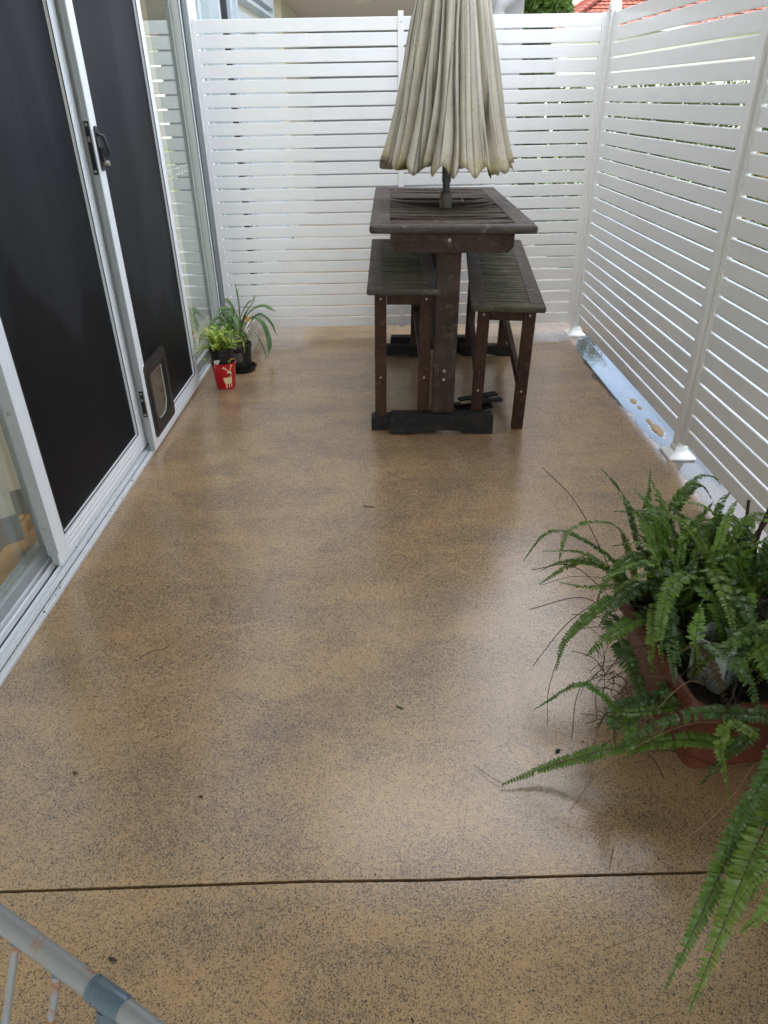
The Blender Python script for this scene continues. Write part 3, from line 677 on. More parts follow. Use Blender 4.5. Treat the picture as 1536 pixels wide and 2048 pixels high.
# neighbour's doors further along the left wall
nd = thing('sliding_glass_door', 'neighbouring blue grey sliding door set beyond the far fence', 'glass door', WM)
for y in (5.14, 5.74, 6.18, 6.44, 8.45):
    bm = bmesh.new(); wbox(bm, -.10, .012, y, y+.06, 0, 2.6, .002); put('stile', fin(bm, 'stile', M['blue_grey']), parent=nd)
for z, h, n in ((1.93, .10, .01), (2.12, .03, .02), (2.20, .10, .015), (2.40, .05, .02)):
    bm = bmesh.new(); wbox(bm, -.10, n, 6.5, 8.45, z, z+h, .002); put('transom', fin(bm, 'transom', M['blue_grey']), parent=nd)
bm = bmesh.new(); wbox(bm, -.062, -.058, 5.2, 5.74, 0.05, 2.5); put('pane', fin(bm, 'pane', M['glass']), parent=nd)
bm = bmesh.new(); wbox(bm, -.02, -.016, 5.8, 6.18, 0.05, 2.5); put('mesh_panel', fin(bm, 'mesh_panel', M['mesh']), parent=nd)
bm = bmesh.new(); wbox(bm, -.06, -.02, 6.24, 6.44, 0.0, 2.5); wbox(bm, -.06, -.03, 6.5, 8.45, 0, 2.0); put('infill_panel', fin(bm, 'infill_panel', M['blue_grey']), parent=nd)
bm = bmesh.new(); wbox(bm, -.09, -.07, 6.5, 8.45, 2.0, 2.6); put('clear_pane', fin(bm, 'clear_pane', M['curtain']), parent=nd)

def roof_house(name, label, m, w, d, eave, ridge, wallmat):
    h = thing(name, label, 'house', m)
    bm = bmesh.new(); box(bm, (.4, .4, -.2), (w-.4, d-.4, eave)); put('wall', fin(bm, 'wall', wallmat), parent=h)
    # hipped roof made of rows of rolled tiles
    a = d/2; pl = [((0, 0), (w, 0), (w-a, a), (a, a)), ((w, d), (0, d), (a, a), (w-a, a)), ((0, d), (0, 0), (a, a), (a, a)), ((w, 0), (w, d), (w-a, a), (w-a, a))]
    bm = bmesh.new()
    for p0, p1, q1, q0 in pl:
        p0, p1 = Vector((*p0, eave)), Vector((*p1, eave)); q0, q1 = Vector((*q0, ridge)), Vector((*q1, ridge))
        rows = int((q0-p0).length/.36); L = (p1-p0).length; nc = int(L/.055); nrm = (p1-p0).cross(q0-p0).normalized()
        for r in range(rows):
            e0 = p0+(q0-p0)*(r/rows); e1 = p1+(q1-p1)*(r/rows); f0 = p0+(q0-p0)*((r+1.12)/rows); f1 = p1+(q1-p1)*((r+1.12)/rows)
            A = []; B = []
            for c in range(nc+1):
                t = c/nc; wv = .022*abs(math.sin(c*math.pi/4))
                # keep the column spacing even along the slope
                s = p0+(p1-p0)*t
                def clampx(u0, u1):
                    dd = (u1-u0)
                    if dd.length < 1e-6: return u0
                    q = (s-u0).dot(dd)/dd.length_squared
                    return u0+dd*max(0, min(1, q))
                A.append(bm.verts.new(clampx(e0, e1)+nrm*(wv+.045))); B.append(bm.verts.new(clampx(f0, f1)+nrm*(wv+.010)))
            for c in range(nc):
                if (A[c].co-A[c+1].co).length > 1e-5 or (B[c].co-B[c+1].co).length > 1e-5:
                    try: bm.faces.new((A[c], A[c+1], B[c+1], B[c]))
                    except ValueError: pass
    me = bpy.data.meshes.new('roof'); bm.normal_update(); bm.to_mesh(me); bm.free(); me.materials.append(M['tiles']); rfo = put('roof', me, parent=h)
    bm = bmesh.new()
    for p, q in (((0, 0, eave), (a, a, ridge)), ((0, d, eave), (a, a, ridge)), ((w, 0, eave), (w-a, a, ridge)), ((w, d, eave), (w-a, a, ridge)), ((a, a, ridge), (w-a, a, ridge))):
        p, q = Vector(p), Vector(q); n = int((q-p).length/.3)
        for k in range(n): tube(bm, [p+(q-p)*(k/n)+Vector((0, 0, .07)), p+(q-p)*((k+1.1)/n)+Vector((0, 0, .06))], [.12, .10], 8)
    put('ridge_cap', fin(bm, 'ridge_cap', M['tiles'], True, 50), parent=rfo)
    bm = bmesh.new(); box(bm, (-.1, -.1, eave-.12), (w+.1, 0, eave+.02)); box(bm, (-.1, 0, eave-.12), (0, d, eave+.02)); put('gutter', fin(bm, 'gutter', M['white_wall']), parent=h)
    for k in range(2):
        bm = bmesh.new(); box(bm, (.37, 1.6+3*k, .8), (.42, 3.0+3*k, eave-.35), .01); wf = put('window', fin(bm, 'window', M['white_wall']), parent=h)
        bm = bmesh.new(); box(bm, (.34, 1.7+3*k, .9), (.369, 2.9+3*k, eave-.45)); put('pane', fin(bm, 'pane', M['black']), parent=wf)
    return h
roof_house('brick_house', 'red tiled hip roof of a house rising behind the corner post', T(7.2, 32.0, 0), 15, 9, 3.55, 6.1, M['beige_wall'])
roof_house('brick_house', 'red roofed cream house glimpsed between the right fence slats', T(7.6, 3.2, -.1), 7, 8, 2.25, 4.1, M['white_wall'])
# low sunny wall with pickets
gw = thing('picket_fence', 'low cream picket fence glimpsed through the gaps of the right fence', 'fence', T(5.2, 3.0, -.16))
bm = bmesh.new(); box(bm, (-.06, 0, 0), (.06, 8.0, 1.05)); put('base_wall', fin(bm, 'base_wall', M['white_wall']), parent=gw)
bm = bmesh.new(); box(bm, (-.012, -.05, 0), (.012, .05, .75), .003); pk = fin(bm, 'picket', M['white_wall'])
for k in range(46): put('picket', pk, T(-.02, .1+.172*k, 1.05), gw)
for z in (1.2, 1.65):
    bm = bmesh.new(); box(bm, (.0, 0, z), (.04, 8, z+.07)); put('rail', fin(bm, 'rail', M['white_wall']), parent=gw)

def leaves(n, sz, fn, mat, nm='foliage'):
    bm = bmesh.new()
    for _ in range(n):
        p = fn()
        if p is None: continue
        a = Vector((random.gauss(0, 1), random.gauss(0, 1), random.gauss(0, .6)+.3)).normalized(); b = a.orthogonal().normalized(); b.rotate(Matrix.Rotation(random.uniform(0, 6.28), 3, a)); c = a.cross(b)
        l = sz*random.uniform(.6, 1.4); w = l*.42
        vs = [bm.verts.new(p+q) for q in (-b*l*.5, c*w*.5, b*l*.5+a*l*.12, -c*w*.5)]
        bm.faces.new(vs)
    me = bpy.data.meshes.new(nm); bm.to_mesh(me); bm.free(); me.materials.append(mat); return me
def tree(label, x, y, h, cr, n, sz, lm, seed):
    random.seed(seed); t = thing('tree', label, 'tree', T(x, y, -.16))
    bm = bmesh.new(); tube(bm, [(0, 0, 0), (.05, .03, h*.3), (0, .05, h*.55)], [.14, .11, .07], 8)
    cl = []
    for k in range(11):
        a = random.uniform(0, 6.28); e = random.uniform(.1, 1.0); p = Vector((cr*e*math.cos(a)*.8, cr*e*math.sin(a)*.8, h*(.5+.45*random.random())))
        cl.append((p, cr*random.uniform(.28, .5))); tube(bm, spline([(0, .03, h*.45), p*.5+Vector((0, 0, h*.22)), p], 5), [.05, .04, .035, .03, .02, .012], 5)
    put('trunk', fin(bm, 'trunk', M['bark'], True), parent=t)
    def fn():
        p, r = random.choice(cl); d = Vector((random.gauss(0, 1), random.gauss(0, 1), random.gauss(0, .8))).normalized()
        return p + d*r*random.random()**.45
    put('crown', leaves(n, sz, fn, lm), parent=t); return t
tree('bright green tree showing between the downpipe and the red roof', 2.28, 11.6, 3.35, .60, 11000, .11, M['tree_leaf'], 3)
tree('leafy green tree standing right of the far fence corner', 6.3, 10.6, 3.0, 1.3, 5000, .13, M['hedge_leaf'], 4)
tree('dark tree beside the cream house behind the right fence', 6.8, 1.2, 3.0, 1.2, 5000, .13, M['hedge_leaf'], 6)
def hedge(label, x, y, w, l, h, lm, seed, n=5000):
    random.seed(seed); t = thing('hedge', label, 'hedge', T(x, y, -.16))
    def fn(): return Vector((random.uniform(-w, w)*.5, random.uniform(-l, l)*.5, h*random.random()**.6*(.85+.25*noise.noise((random.random()*9, seed, 0)))))
    put('foliage', leaves(n, .075, fn, lm), parent=t)
    bm = bmesh.new()
    for k in range(7): tube(bm, [(random.uniform(-.1, .1), -l*.42+l*.14*k, 0), (random.uniform(-.2, .2), -l*.42+l*.14*k, h*.7)], [.02, .008], 5)
    put('stems', fin(bm, 'stems', M['bark']), parent=t)
hedge('dark green hedge low behind the right fence, seen through its lower gaps', 3.3, 2.9, .8, 5.6, 1.2, M['hedge_leaf'], 8, 9000)
hedge('yellowish flowering hedge near the far corner, seen through the right fence gaps', 3.9, 5.9, .8, 2.6, 1.35, M['yellow_leaf'], 9)
hedge('green hedge beyond the far fence, seen in slivers between slats', 3.3, 9.4, 3.4, .9, 1.95, M['hedge_leaf'], 10, 12000)

# ------------------------------------------------------------------ table, benches, parasol
def board(lo, hi, bev=.003, seg=1):
    """board mesh centred on its own origin with its length on local x; returns mesh maker and matrix"""
    lo, hi = Vector(lo), Vector(hi); c = (lo+hi)/2; s = hi-lo
    ax = max(range(3), key=lambda i: s[i])
    rot = {0: Matrix.Identity(4), 1: RZ(90), 2: RY(-90)}[ax]
    loc = rot.inverted().to_3x3() @ s; loc = Vector((abs(loc.x), abs(loc.y), abs(loc.z)))
    bm = bmesh.new(); box(bm, -loc/2, loc/2, bev, seg); return bm, T(*c) @ rot
def wb(root, name, lo, hi, mat, bev=.003, seg=1, tw=0):
    bm, m = board(lo, hi, bev, seg)
    if tw: m = m @ Matrix.Rotation(R(tw), 4, random.choice('XYZ'))
    return put(name, fin(bm, name, M[mat]), m, root)
def bolt(par, m, r=.008):
    bm = bmesh.new(); lathe(bm, [(r*1.25, 0), (r*1.25, .0012), (r, .0014), (r*.95, .004), (r*.55, .0055), (r*.45, .004), (.0004, .004)], 14, m)
    return put('bolt', fin(bm, 'bolt', M['steel'], True, 40), parent=par)
def warp_slat(L, w, t, sag, twist, dy0, dy1):
    bm = bmesh.new(); N = 10; rows = []
    for k in range(N+1):
        u = k/N; x = -L/2+L*u; z = -sag*math.sin(math.pi*u); y = dy0*(1-u)**2+dy1*u*u; tw = twist*math.sin(math.pi*u)
        P = []
        for a, b in ((-w/2, -t/2), (w/2, -t/2), (w/2, t/2-.0015), (w/2-.0015, t/2), (-w/2+.0015, t/2), (-w/2, t/2-.0015)):
            P.append(bm.verts.new((x, y+a*math.cos(tw)-b*math.sin(tw), z+a*math.sin(tw)+b*math.cos(tw))))
        rows.append(P)
    for a, b in zip(rows, rows[1:]):
        for k in range(6): bm.faces.new((a[k], a[(k+1) % 6], b[(k+1) % 6], b[k]))
    bm.faces.new(rows[0][::-1]); bm.faces.new(rows[-1]); return bm

def foot_bm(w, h, d):
    P = [(-w/2, 0), (-w/2+.10 if w > .4 else -w/2+.07, 0)]
    a0 = P[1][0]; a1 = -a0
    for k in range(1, 10): u = k/10; P.append((a0+(a1-a0)*u, .020*math.sin(math.pi*u)**.6))
    P += [(a1, 0), (w/2, 0), (w/2, h-.010), (w/2-.010, h), (-w/2+.010, h), (-w/2, h-.010)]
    bm = bmesh.new(); prism(bm, P, -d/2, d/2, Matrix(((1, 0, 0, 0), (0, 0, 1, 0), (0, 1, 0, 0), (0, 0, 0, 1))))
    return bm
random.seed(21)
TB = T(.298, 3.20, .004) @ RZ(-1.2) @ RY(.85)
tb = thing('bar_table', 'tall weathered teak bar table with sagging slats and the parasol through it', 'table', TB)
TW, TL, ZT = .712, 1.46, .976
y0 = -.07; x0 = .020-TW/2; x1 = .020+TW/2
bw = .088
wb(tb, 'border_board', (x0, y0, ZT-.034), (x1, y0+.075, ZT), 'wood_top', .013, 3)
wb(tb, 'border_board', (x0, y0+TL-.09, ZT-.034), (x1, y0+TL, ZT), 'wood_top', .010, 3)
wb(tb, 'border_board', (x0+.001, y0+.0765, ZT-.033), (x0+bw, y0+TL-.0915, ZT-.001), 'wood_top', .005, 2)
wb(tb, 'border_board', (x1-bw, y0+.0765, ZT-.033), (x1-.001, y0+TL-.0915, ZT-.001), 'wood_top', .005, 2)
ys = y0+.0765; n = 25; pit = (TL-.168)/n; Ls = TW-2*bw+.012
for i in range(n):
    w = pit*random.uniform(.70, .86); yy = ys+pit*(i+.5)
    front = i < 5; mid = 9 < i < 18
    sag = random.uniform(0, .006) + (random.uniform(.0, .034) if mid else 0) + (random.uniform(.0, .010) if front else 0)
    if i in (3,): continue                     # a slat has gone here, daylight shows through
    if i in (14,): sag = .045
    dy = random.uniform(-.013, .013)*(1.7 if front or mid else .8)
    if 5.2 < (yy-y0)/TL*10 < 5.62: pass
    put('slat', fin(warp_slat(Ls, w, .017, sag, random.uniform(-.25, .25)*(1.2 if mid else .6), dy, random.uniform(-.014, .014)), 'slat', M['wood_slat']), T(.020, yy, ZT-.012-random.uniform(0, .004)), tb)
def cleat(y):
    P = [(-.265, .078), (-.265, .026), (-.245, .004), (-.235, 0), (.235, 0), (.245, .004), (.265, .026), (.265, .078)]
    bm = bmesh.new(); prism(bm, P, -.0225, .0225, Matrix(((1, 0, 0, 0), (0, 0, 1, 0), (0, 1, 0, 0), (0, 0, 0, 1))))
    bmesh.ops.bevel(bm, geom=[e for e in bm.edges], offset=.002, segments=1, affect='EDGES')
    return put('top_cleat', fin(bm, 'top_cleat', M['wood_post']), T(.018, y, ZT-.034-.080), tb)
for y, s in ((-.022, -1), (TL-.20, 1)):
    c = cleat(y); bolt(c, T(-.012, -.0225, .052) @ RX(90), .0065)
    wb(tb, 'post', (-.041, y+.0235, .103), (.066, y+.070, ZT-.0355), 'wood_post', .004)
    ft = put('foot_beam', fin(foot_bm(.505, .102, .062), 'foot_beam', M['wood_black']), T(.011, y+.036, 0), tb)
ps = wb(tb, 'stretcher', (-.012, .05, .255), (.034, TL-.18, .335), 'wood_post', .004)
fp = [o for o in tb.children if o.name.startswith('post')][0]
for z in (.275, .318): bolt(tb, T(.012, .0012, z) @ RX(90), .006)
for xx in (x0+.11, x1-.11): wb(tb, 'side_rail', (xx-.012, .05, ZT-.080), (xx+.012, TL-.17, ZT-.0355), 'wood_post', .003)

def bench(label, m, near_sled):
    b = thing('bar_bench', label, 'bench', m, 'benches under the bar table')
    W, L, ZS = .335, 1.30, .705
    bwid = .068
    wb(b, 'border_board', (-W/2, 0, ZS-.028), (W/2, .062, ZS), 'wood_top' if near_sled else 'wood_seat', .009, 3)
    wb(b, 'border_board', (-W/2, L-.062, ZS-.028), (W/2, L, ZS), 'wood_top', .008, 3)
    wb(b, 'border_board', (-W/2+.001, .0635, ZS-.027), (-W/2+bwid, L-.0635, ZS-.001), 'wood_top', .004, 2)
    wb(b, 'border_board', (W/2-bwid, .0635, ZS-.027), (W/2-.001, L-.0635, ZS-.001), 'wood_top', .004, 2)
    n = 32; pit = (L-.127)/n
    for i in range(n):
        put('slat', fin(warp_slat(W-2*bwid+.01, pit*random.uniform(.78, .9), .015, random.uniform(0, .003), random.uniform(-.06, .06), random.uniform(-.003, .003), random.uniform(-.003, .003)), 'slat', M['wood_seat']), T(0, .0635+pit*(i+.5), ZS-.010-random.uniform(0, .003)), b)
    for y, e in ((.050, 0), (L-.10, 1)):
        for sx in (-1, 1):
            xx = sx*.105
            lo = .070
            lg = wb(b, 'leg', (xx-.0275, y, lo), (xx+.0275, y+.046, ZS-.029), 'wood_leg', .003)
            for z in ((ZS-.055, .275) if e == 0 else ()):
                bolt(b, T(xx, y, z) @ RX(90), .0048)
        ap = wb(b, 'apron', (-.0765, y+.004, ZS-.082), (.0765, y+.034, ZS-.029), 'wood_leg', .002)
        if e == 0: bolt(ap, ap.matrix_local.inverted() @ T(0, y+.004, ZS-.047) @ RX(90), .0048)
        if e == 1 or near_sled: put('foot_beam', fin(foot_bm(.315, .074, .056), 'foot_beam', M['wood_black']), T(.005, y+.024, 0), b)
    for sx in (-1, 1): wb(b, 'stretcher', (sx*.105-.014, .097, .25), (sx*.105+.014, L-.101, .30), 'wood_leg', .003)
    return b
random.seed(31); bench('weathered slatted bar bench standing level on dark sled feet left of the table post', T(.112, 3.20, .001) @ RZ(-1.0) @ RY(.9), True)
random.seed(33)
bench('mossy slatted bar bench leaning forward on bare front legs right of the table post', T(.583, 3.195, -.072) @ RZ(-5.0) @ RY(1.1) @ RX(3.15), False)
# broken sled pieces lying under the table
bp = thing('broken_wood', 'pile of dark broken wood pieces with a small pale label under the table', 'wood scraps', T(.485, 3.53, 0) @ RZ(20))
for k, (a, b_, z, tw) in enumerate(((-.17, -.05, .008, 3), (-.13, .0, .022, -5), (-.16, .03, .008, 8), (-.10, -.03, .036, -8), (-.12, .05, .030, 2))):
    bm, m = board((-.115, -.020, -.007), (.115, .020, .007), .002); put('wood_piece', fin(bm, 'wood_piece', M['wood_black']), T(.02*k, b_, z+.001) @ RZ(tw) @ RX(random.uniform(-6, 6)), bp)
bm = bmesh.new(); box(bm, (-.035, -.014, 0), (.035, .014, .001)); put('label', fin(bm, 'label', plain('yellowed_label', (.36, .30, .16), .5)), T(-.03, -.035, .0465) @ RZ(-6) @ RX(4), bp)

pr = thing('parasol', 'closed mildewed cream parasol standing through the bar table', 'parasol', T(.352, 3.87, 0) @ RY(.6))
bm = bmesh.new(); tube(bm, [(0, 0, .34), (0, 0, 1.10)], .0185, 20); put('pole', fin(bm, 'pole', M['pole'], True, 50), parent=pr)
bm = bmesh.new(); tube(bm, [(0, 0, 1.075), (0, 0, 2.46)], .0235, 20); put('upper_pole', fin(bm, 'upper_pole', M['pole'], True, 50), parent=pr)
k = NT('rusty_grey_sleeve'); v = k.coord(); n_ = k.ramp(k.noise(v, 22, 4, .6), [(.5, 0), (.62, 1)]); k.base(k.mix(n_, (.16, .16, .15), (.20, .085, .025))); k.setp(Roughness=.55, Metallic=.2)
bm = bmesh.new(); lathe(bm, [(.030, .952), (.031, 1.010), (.028, 1.028), (.020, 1.036)], 24); put('sleeve', fin(bm, 'sleeve', k.m, True, 50), parent=pr)
bm = bmesh.new(); tube(bm, [(.028, -.006, .992), (.075, -.012, .990)], .004, 8); lathe(bm, [(.009, -.006), (.011, 0), (.009, .008), (.001, .010)], 12, T(.080, -.012, .990) @ RY(90)); put('clamp_screw', fin(bm, 'clamp_screw', M['steel'], True, 50), parent=pr)
# canopy: deep folds between the ribs
random.seed(5)
fa = []; a = 0; NF = 24
for i in range(NF): a += random.uniform(.85, 1.5) if i % 2 else random.uniform(.22, .55); fa.append(a)
fa = [q/a*2*math.pi for q in fa]; fd = [random.uniform(.45, 1.25) for _ in fa]; fsk = [random.uniform(-.6, .75) for _ in fa]
NTT = 19; ta = []; a = 0
for i in range(NTT): a += random.uniform(.8, 1.25); ta.append(a)
ta = [q/a*2*math.pi+.13 for q in ta]
def wave(th, arr):
    th %= 2*math.pi; n = len(arr); pr_ = arr[-1]-2*math.pi
    for i, q in enumerate(arr):
        if th < q or i == n-1 and th <= q: return i, (th-pr_)/(q-pr_)
        pr_ = q
    return 0, (th-pr_)/(arr[0]+2*math.pi-pr_)
NA, NZ = 720, 44; ZTOP = 2.44
bm = bmesh.new(); uvl = bm.loops.layers.uv.new('UVMap'); rows = []; uvs = {}
for k in range(NZ+1):
    s = k/NZ; row = []
    for j in range(NA):
        th = 2*math.pi*j/NA
        i, u = wave(th + .10*s*math.sin(th*3+1) + .09*noise.noise((math.cos(th)*2.2, math.sin(th)*2.2, s*2.4)) + .03*noise.noise((math.cos(th)*6, math.sin(th)*6, s*5)), fa)
        u = min(1, max(0, u)); uu = u**(1+fsk[i]*.8)
        lobe = max(0, math.sin(math.pi*uu))**.36            # rounded fold with a sharp crease
        it, ut = wave(th, ta)
        arch = max(0, math.sin(math.pi*min(1, max(0, ut))))**1.6
        zh = 1.128 + .046*arch + .012*math.sin(th*2.0+.6) + .012*noise.noise((math.cos(th)*3, math.sin(th)*3, 5))
        z = ZTOP - (ZTOP-zh)*s
        R0 = .030 + .266*((ZTOP-z)/(ZTOP-1.2)) + .022*max(0, (1.45-z)/.3)**2
        dep = (.34+.06*s)*fd[i]*(1 if i % 2 else .8)
        fine = .018*math.sin(th*37+4*math.sin(th*5)+s*1.5)*min(1, s*3)*(.5+.5*math.sin(th*4+2))
        rr_ = R0*(1-dep*(1-lobe)+.07*lobe*fd[i] + fine + .035*noise.noise((math.cos(th)*2.5, math.sin(th)*2.5, s*4.0)) + .012*noise.noise((math.cos(th)*14, math.sin(th)*14, s*7)))
        rr_ *= 1 - .05*(1-arch)*s*s
        vtx = bm.verts.new((rr_*math.cos(th)*.985, rr_*math.sin(th), z)); uvs[vtx] = (j/NA, z-zh); row.append(vtx)
    rows.append(row)
for a_, b_ in zip(rows, rows[1:]):
    for j in range(NA):
        f = bm.faces.new((a_[j], b_[j], b_[(j+1) % NA], a_[(j+1) % NA]))
        for lp in f.loops: lp[uvl].uv = uvs[lp.vert]
me = fin(bm, 'canopy', M['cloth'], True); cn = put('canopy', me, parent=pr)
sm_ = cn.modifiers.new('hem', 'SOLIDIFY'); sm_.thickness = .0018; sm_.offset = -1
bm = bmesh.new(); lathe(bm, [(.038, 2.43), (.034, 2.46), (.012, 2.50), (.001, 2.505)], 16); put('finial', fin(bm, 'finial', M['pole'], True), parent=pr)
for i in range(8):
    th = 2*math.pi*i/8+.3
    bm = bmesh.new(); tube(bm, [(.03*math.cos(th), .03*math.sin(th), 2.36), (.20*math.cos(th), .20*math.sin(th), 1.16)], .006, 6); put('rib', fin(bm, 'rib', M['pole']), parent=pr)
bm = bmesh.new(); tube(bm, [(.235, -.13, 1.20), (.236, -.132, 1.115)], [.006, .0075], 8); put('rib_end', fin(bm, 'rib_end', M['grey_alu']), parent=pr)

# ------------------------------------------------------------------ terracotta trough with sword ferns
PLM = T(.69, 1.085, 0) @ RZ(6.5)
pt = thing('planter_trough', 'large terracotta coloured trough overflowing with sword ferns by the right fence', 'planter', PLM)
def rrect(x0, x1, y0, y1, r, z, n=5):
    out = []
    for cx, cy, a0 in ((x1-r, y1-r, 0), (x0+r, y1-r, 90), (x0+r, y0+r, 180), (x1-r, y0+r, 270)):
        for k in range(n+1): a = R(a0+90*k/n); out.append(Vector((cx+r*math.cos(a), cy+r*math.sin(a), z)))
    return out
def vloft(bm, secs, cap0=True, cap1=True):
    rings = [[bm.verts.new(p) for p in s] for s in secs]
    for a, b in zip(rings, rings[1:]):
        n = len(a)
        for k in range(n): bm.faces.new((a[k], a[(k+1) % n], b[(k+1) % n], b[k]))
    if cap0: bm.faces.new(rings[0][::-1])
    if cap1: bm.faces.new(rings[-1])
bm = bmesh.new(); Wp, Lp, Hp = .64, .49, .272
def sec(i, z, r): return rrect(i, Wp-i, i, Lp-i, r, z)
vloft(bm, [sec(.062, .002, .03), sec(.058, .03, .032), sec(.028, .215, .038), sec(.026, .228, .038), sec(.006, .232, .044), sec(.0, .240, .046), sec(.0, .262, .046), sec(.006, Hp, .042), sec(.016, Hp, .036), sec(.024, .262, .034), sec(.034, .225, .032)], cap1=False)
tr_o = put('trough', fin(bm, 'trough', M['terracotta'], True, 35), parent=pt)
bm = bmesh.new(); N = 26; g = []
for i in range(N+1):
    row = []
    for j in range(N*2+1):
        y = .034+(Lp-.068)*i/N; x = .034+(Wp-.068)*j/(2*N); row.append(bm.verts.new((x, y, .222+.014*noise.noise((x*30, y*30, 2))+.008*noise.noise((x*90, y*90, 4)))))
    g.append(row)
for i in range(N):
    for j in range(2*N): bm.faces.new((g[i][j], g[i+1][j], g[i+1][j+1], g[i][j+1]))
put('soil', fin(bm, 'soil', M['soil'], True), parent=pt)

def frond_mesh(pts, width, seed, droop=.25, dens=.0078):
    rnd = random.Random(seed); P = spline(pts, 40)
    # resample evenly
    D = [0]
    for a, b in zip(P, P[1:]): D.append(D[-1]+(b-a).length)
    L = D[-1]
    def at(s):
        s = max(0, min(L, s))
        for k in range(len(D)-1):
            if s <= D[k+1]: t = (s-D[k])/max(1e-9, D[k+1]-D[k]); return P[k].lerp(P[k+1], t)
        return P[-1]
    bm = bmesh.new()
    Q = [at(L*i/16) for i in range(17)]
    tube(bm, Q, [.0016*(1-.6*i/16) for i in range(17)], 4)
    for f in bm.faces: f.material_index = 1
    n = max(10, int(L*.93/dens)); up = Vector((0, 0, 1))
    roll = rnd.uniform(-.5, .5); s0 = L*.07
    for i in range(n):
        u = i/(n-1); s = s0+(L-s0)*u; p = at(s); t = (at(s+.004)-at(s-.004)).normalized()
        side = t.cross(up)
        if side.length < .15: side = t.cross(Vector((.5, -.8, 0)))
        side.normalize(); nrm = side.cross(t).normalized()
        prof = min(1, .45+u*3.2)*min(1, (1-u)*2.4+.07)**.75
        for sg in (-1, 1):
            if rnd.random() < .035: continue
            l = width*.5*prof*rnd.uniform(.88, 1.1); w = min(.0050, dens*.62)*rnd.uniform(.85, 1.1)*(.55+.45*prof)
            a = roll+.10*rnd.gauss(0, 1)
            d = (side*sg*math.cos(a*sg) + nrm*(.16+math.sin(a*sg)*.6) + t*(.20+.35*u)).normalized()
            c = t*.5+nrm*rnd.uniform(-.35, .35); c = (c-d*c.dot(d)).normalized(); nn = d.cross(c).normalized()
            if nn.z < 0: nn = -nn
            q0 = p; q1 = p+d*l*.40+nn*l*.03; q2 = p+d*l*.78-nn*l*droop*.35; q3 = p+d*l-nn*l*droop
            V = [bm.verts.new(x) for x in (q0-c*w*.7, q0+c*w*.9, q1-c*w, q1+c*w*1.05, q2-c*w*.62, q2+c*w*.75, q3)]
            for f in ((0, 1, 3, 2), (2, 3, 5, 4), (4, 5, 6)): bm.faces.new([V[k] for k in f])
    me = bpy.data.meshes.new('frond'); bm.to_mesh(me); bm.free(); return me
def add_frond(root, pts, width, tint, seed, inv=None, mats=None, **k):
    me = frond_mesh(pts, width, seed, **k); me.materials.append((mats or FERN)[tint]); me.materials.append(M['stem'])
    return put('frond', me, inv, root)
def wires(bm, n, cx, cy, cz, sx, sy, rnd, l0=.2, l1=.5, r=.0009):
    for _ in range(n):
        a = rnd.uniform(0, 6.28); l = rnd.uniform(l0, l1); b = Vector((cx+rnd.uniform(-sx, sx), cy+rnd.uniform(-sy, sy), cz))
        d = Vector((math.cos(a), math.sin(a), 0)); h = rnd.uniform(.15, .9)
        tube(bm, spline([b, b+d*l*.3+Vector((0, 0, l*.45*h)), b+d*l*.7+Vector((0, 0, l*.40*h)), b+d*l+Vector((rnd.gauss(0, .03), rnd.gauss(0, .03), l*rnd.uniform(-.3, .5)*h))], 8), r*rnd.uniform(.7, 1.3), 3)
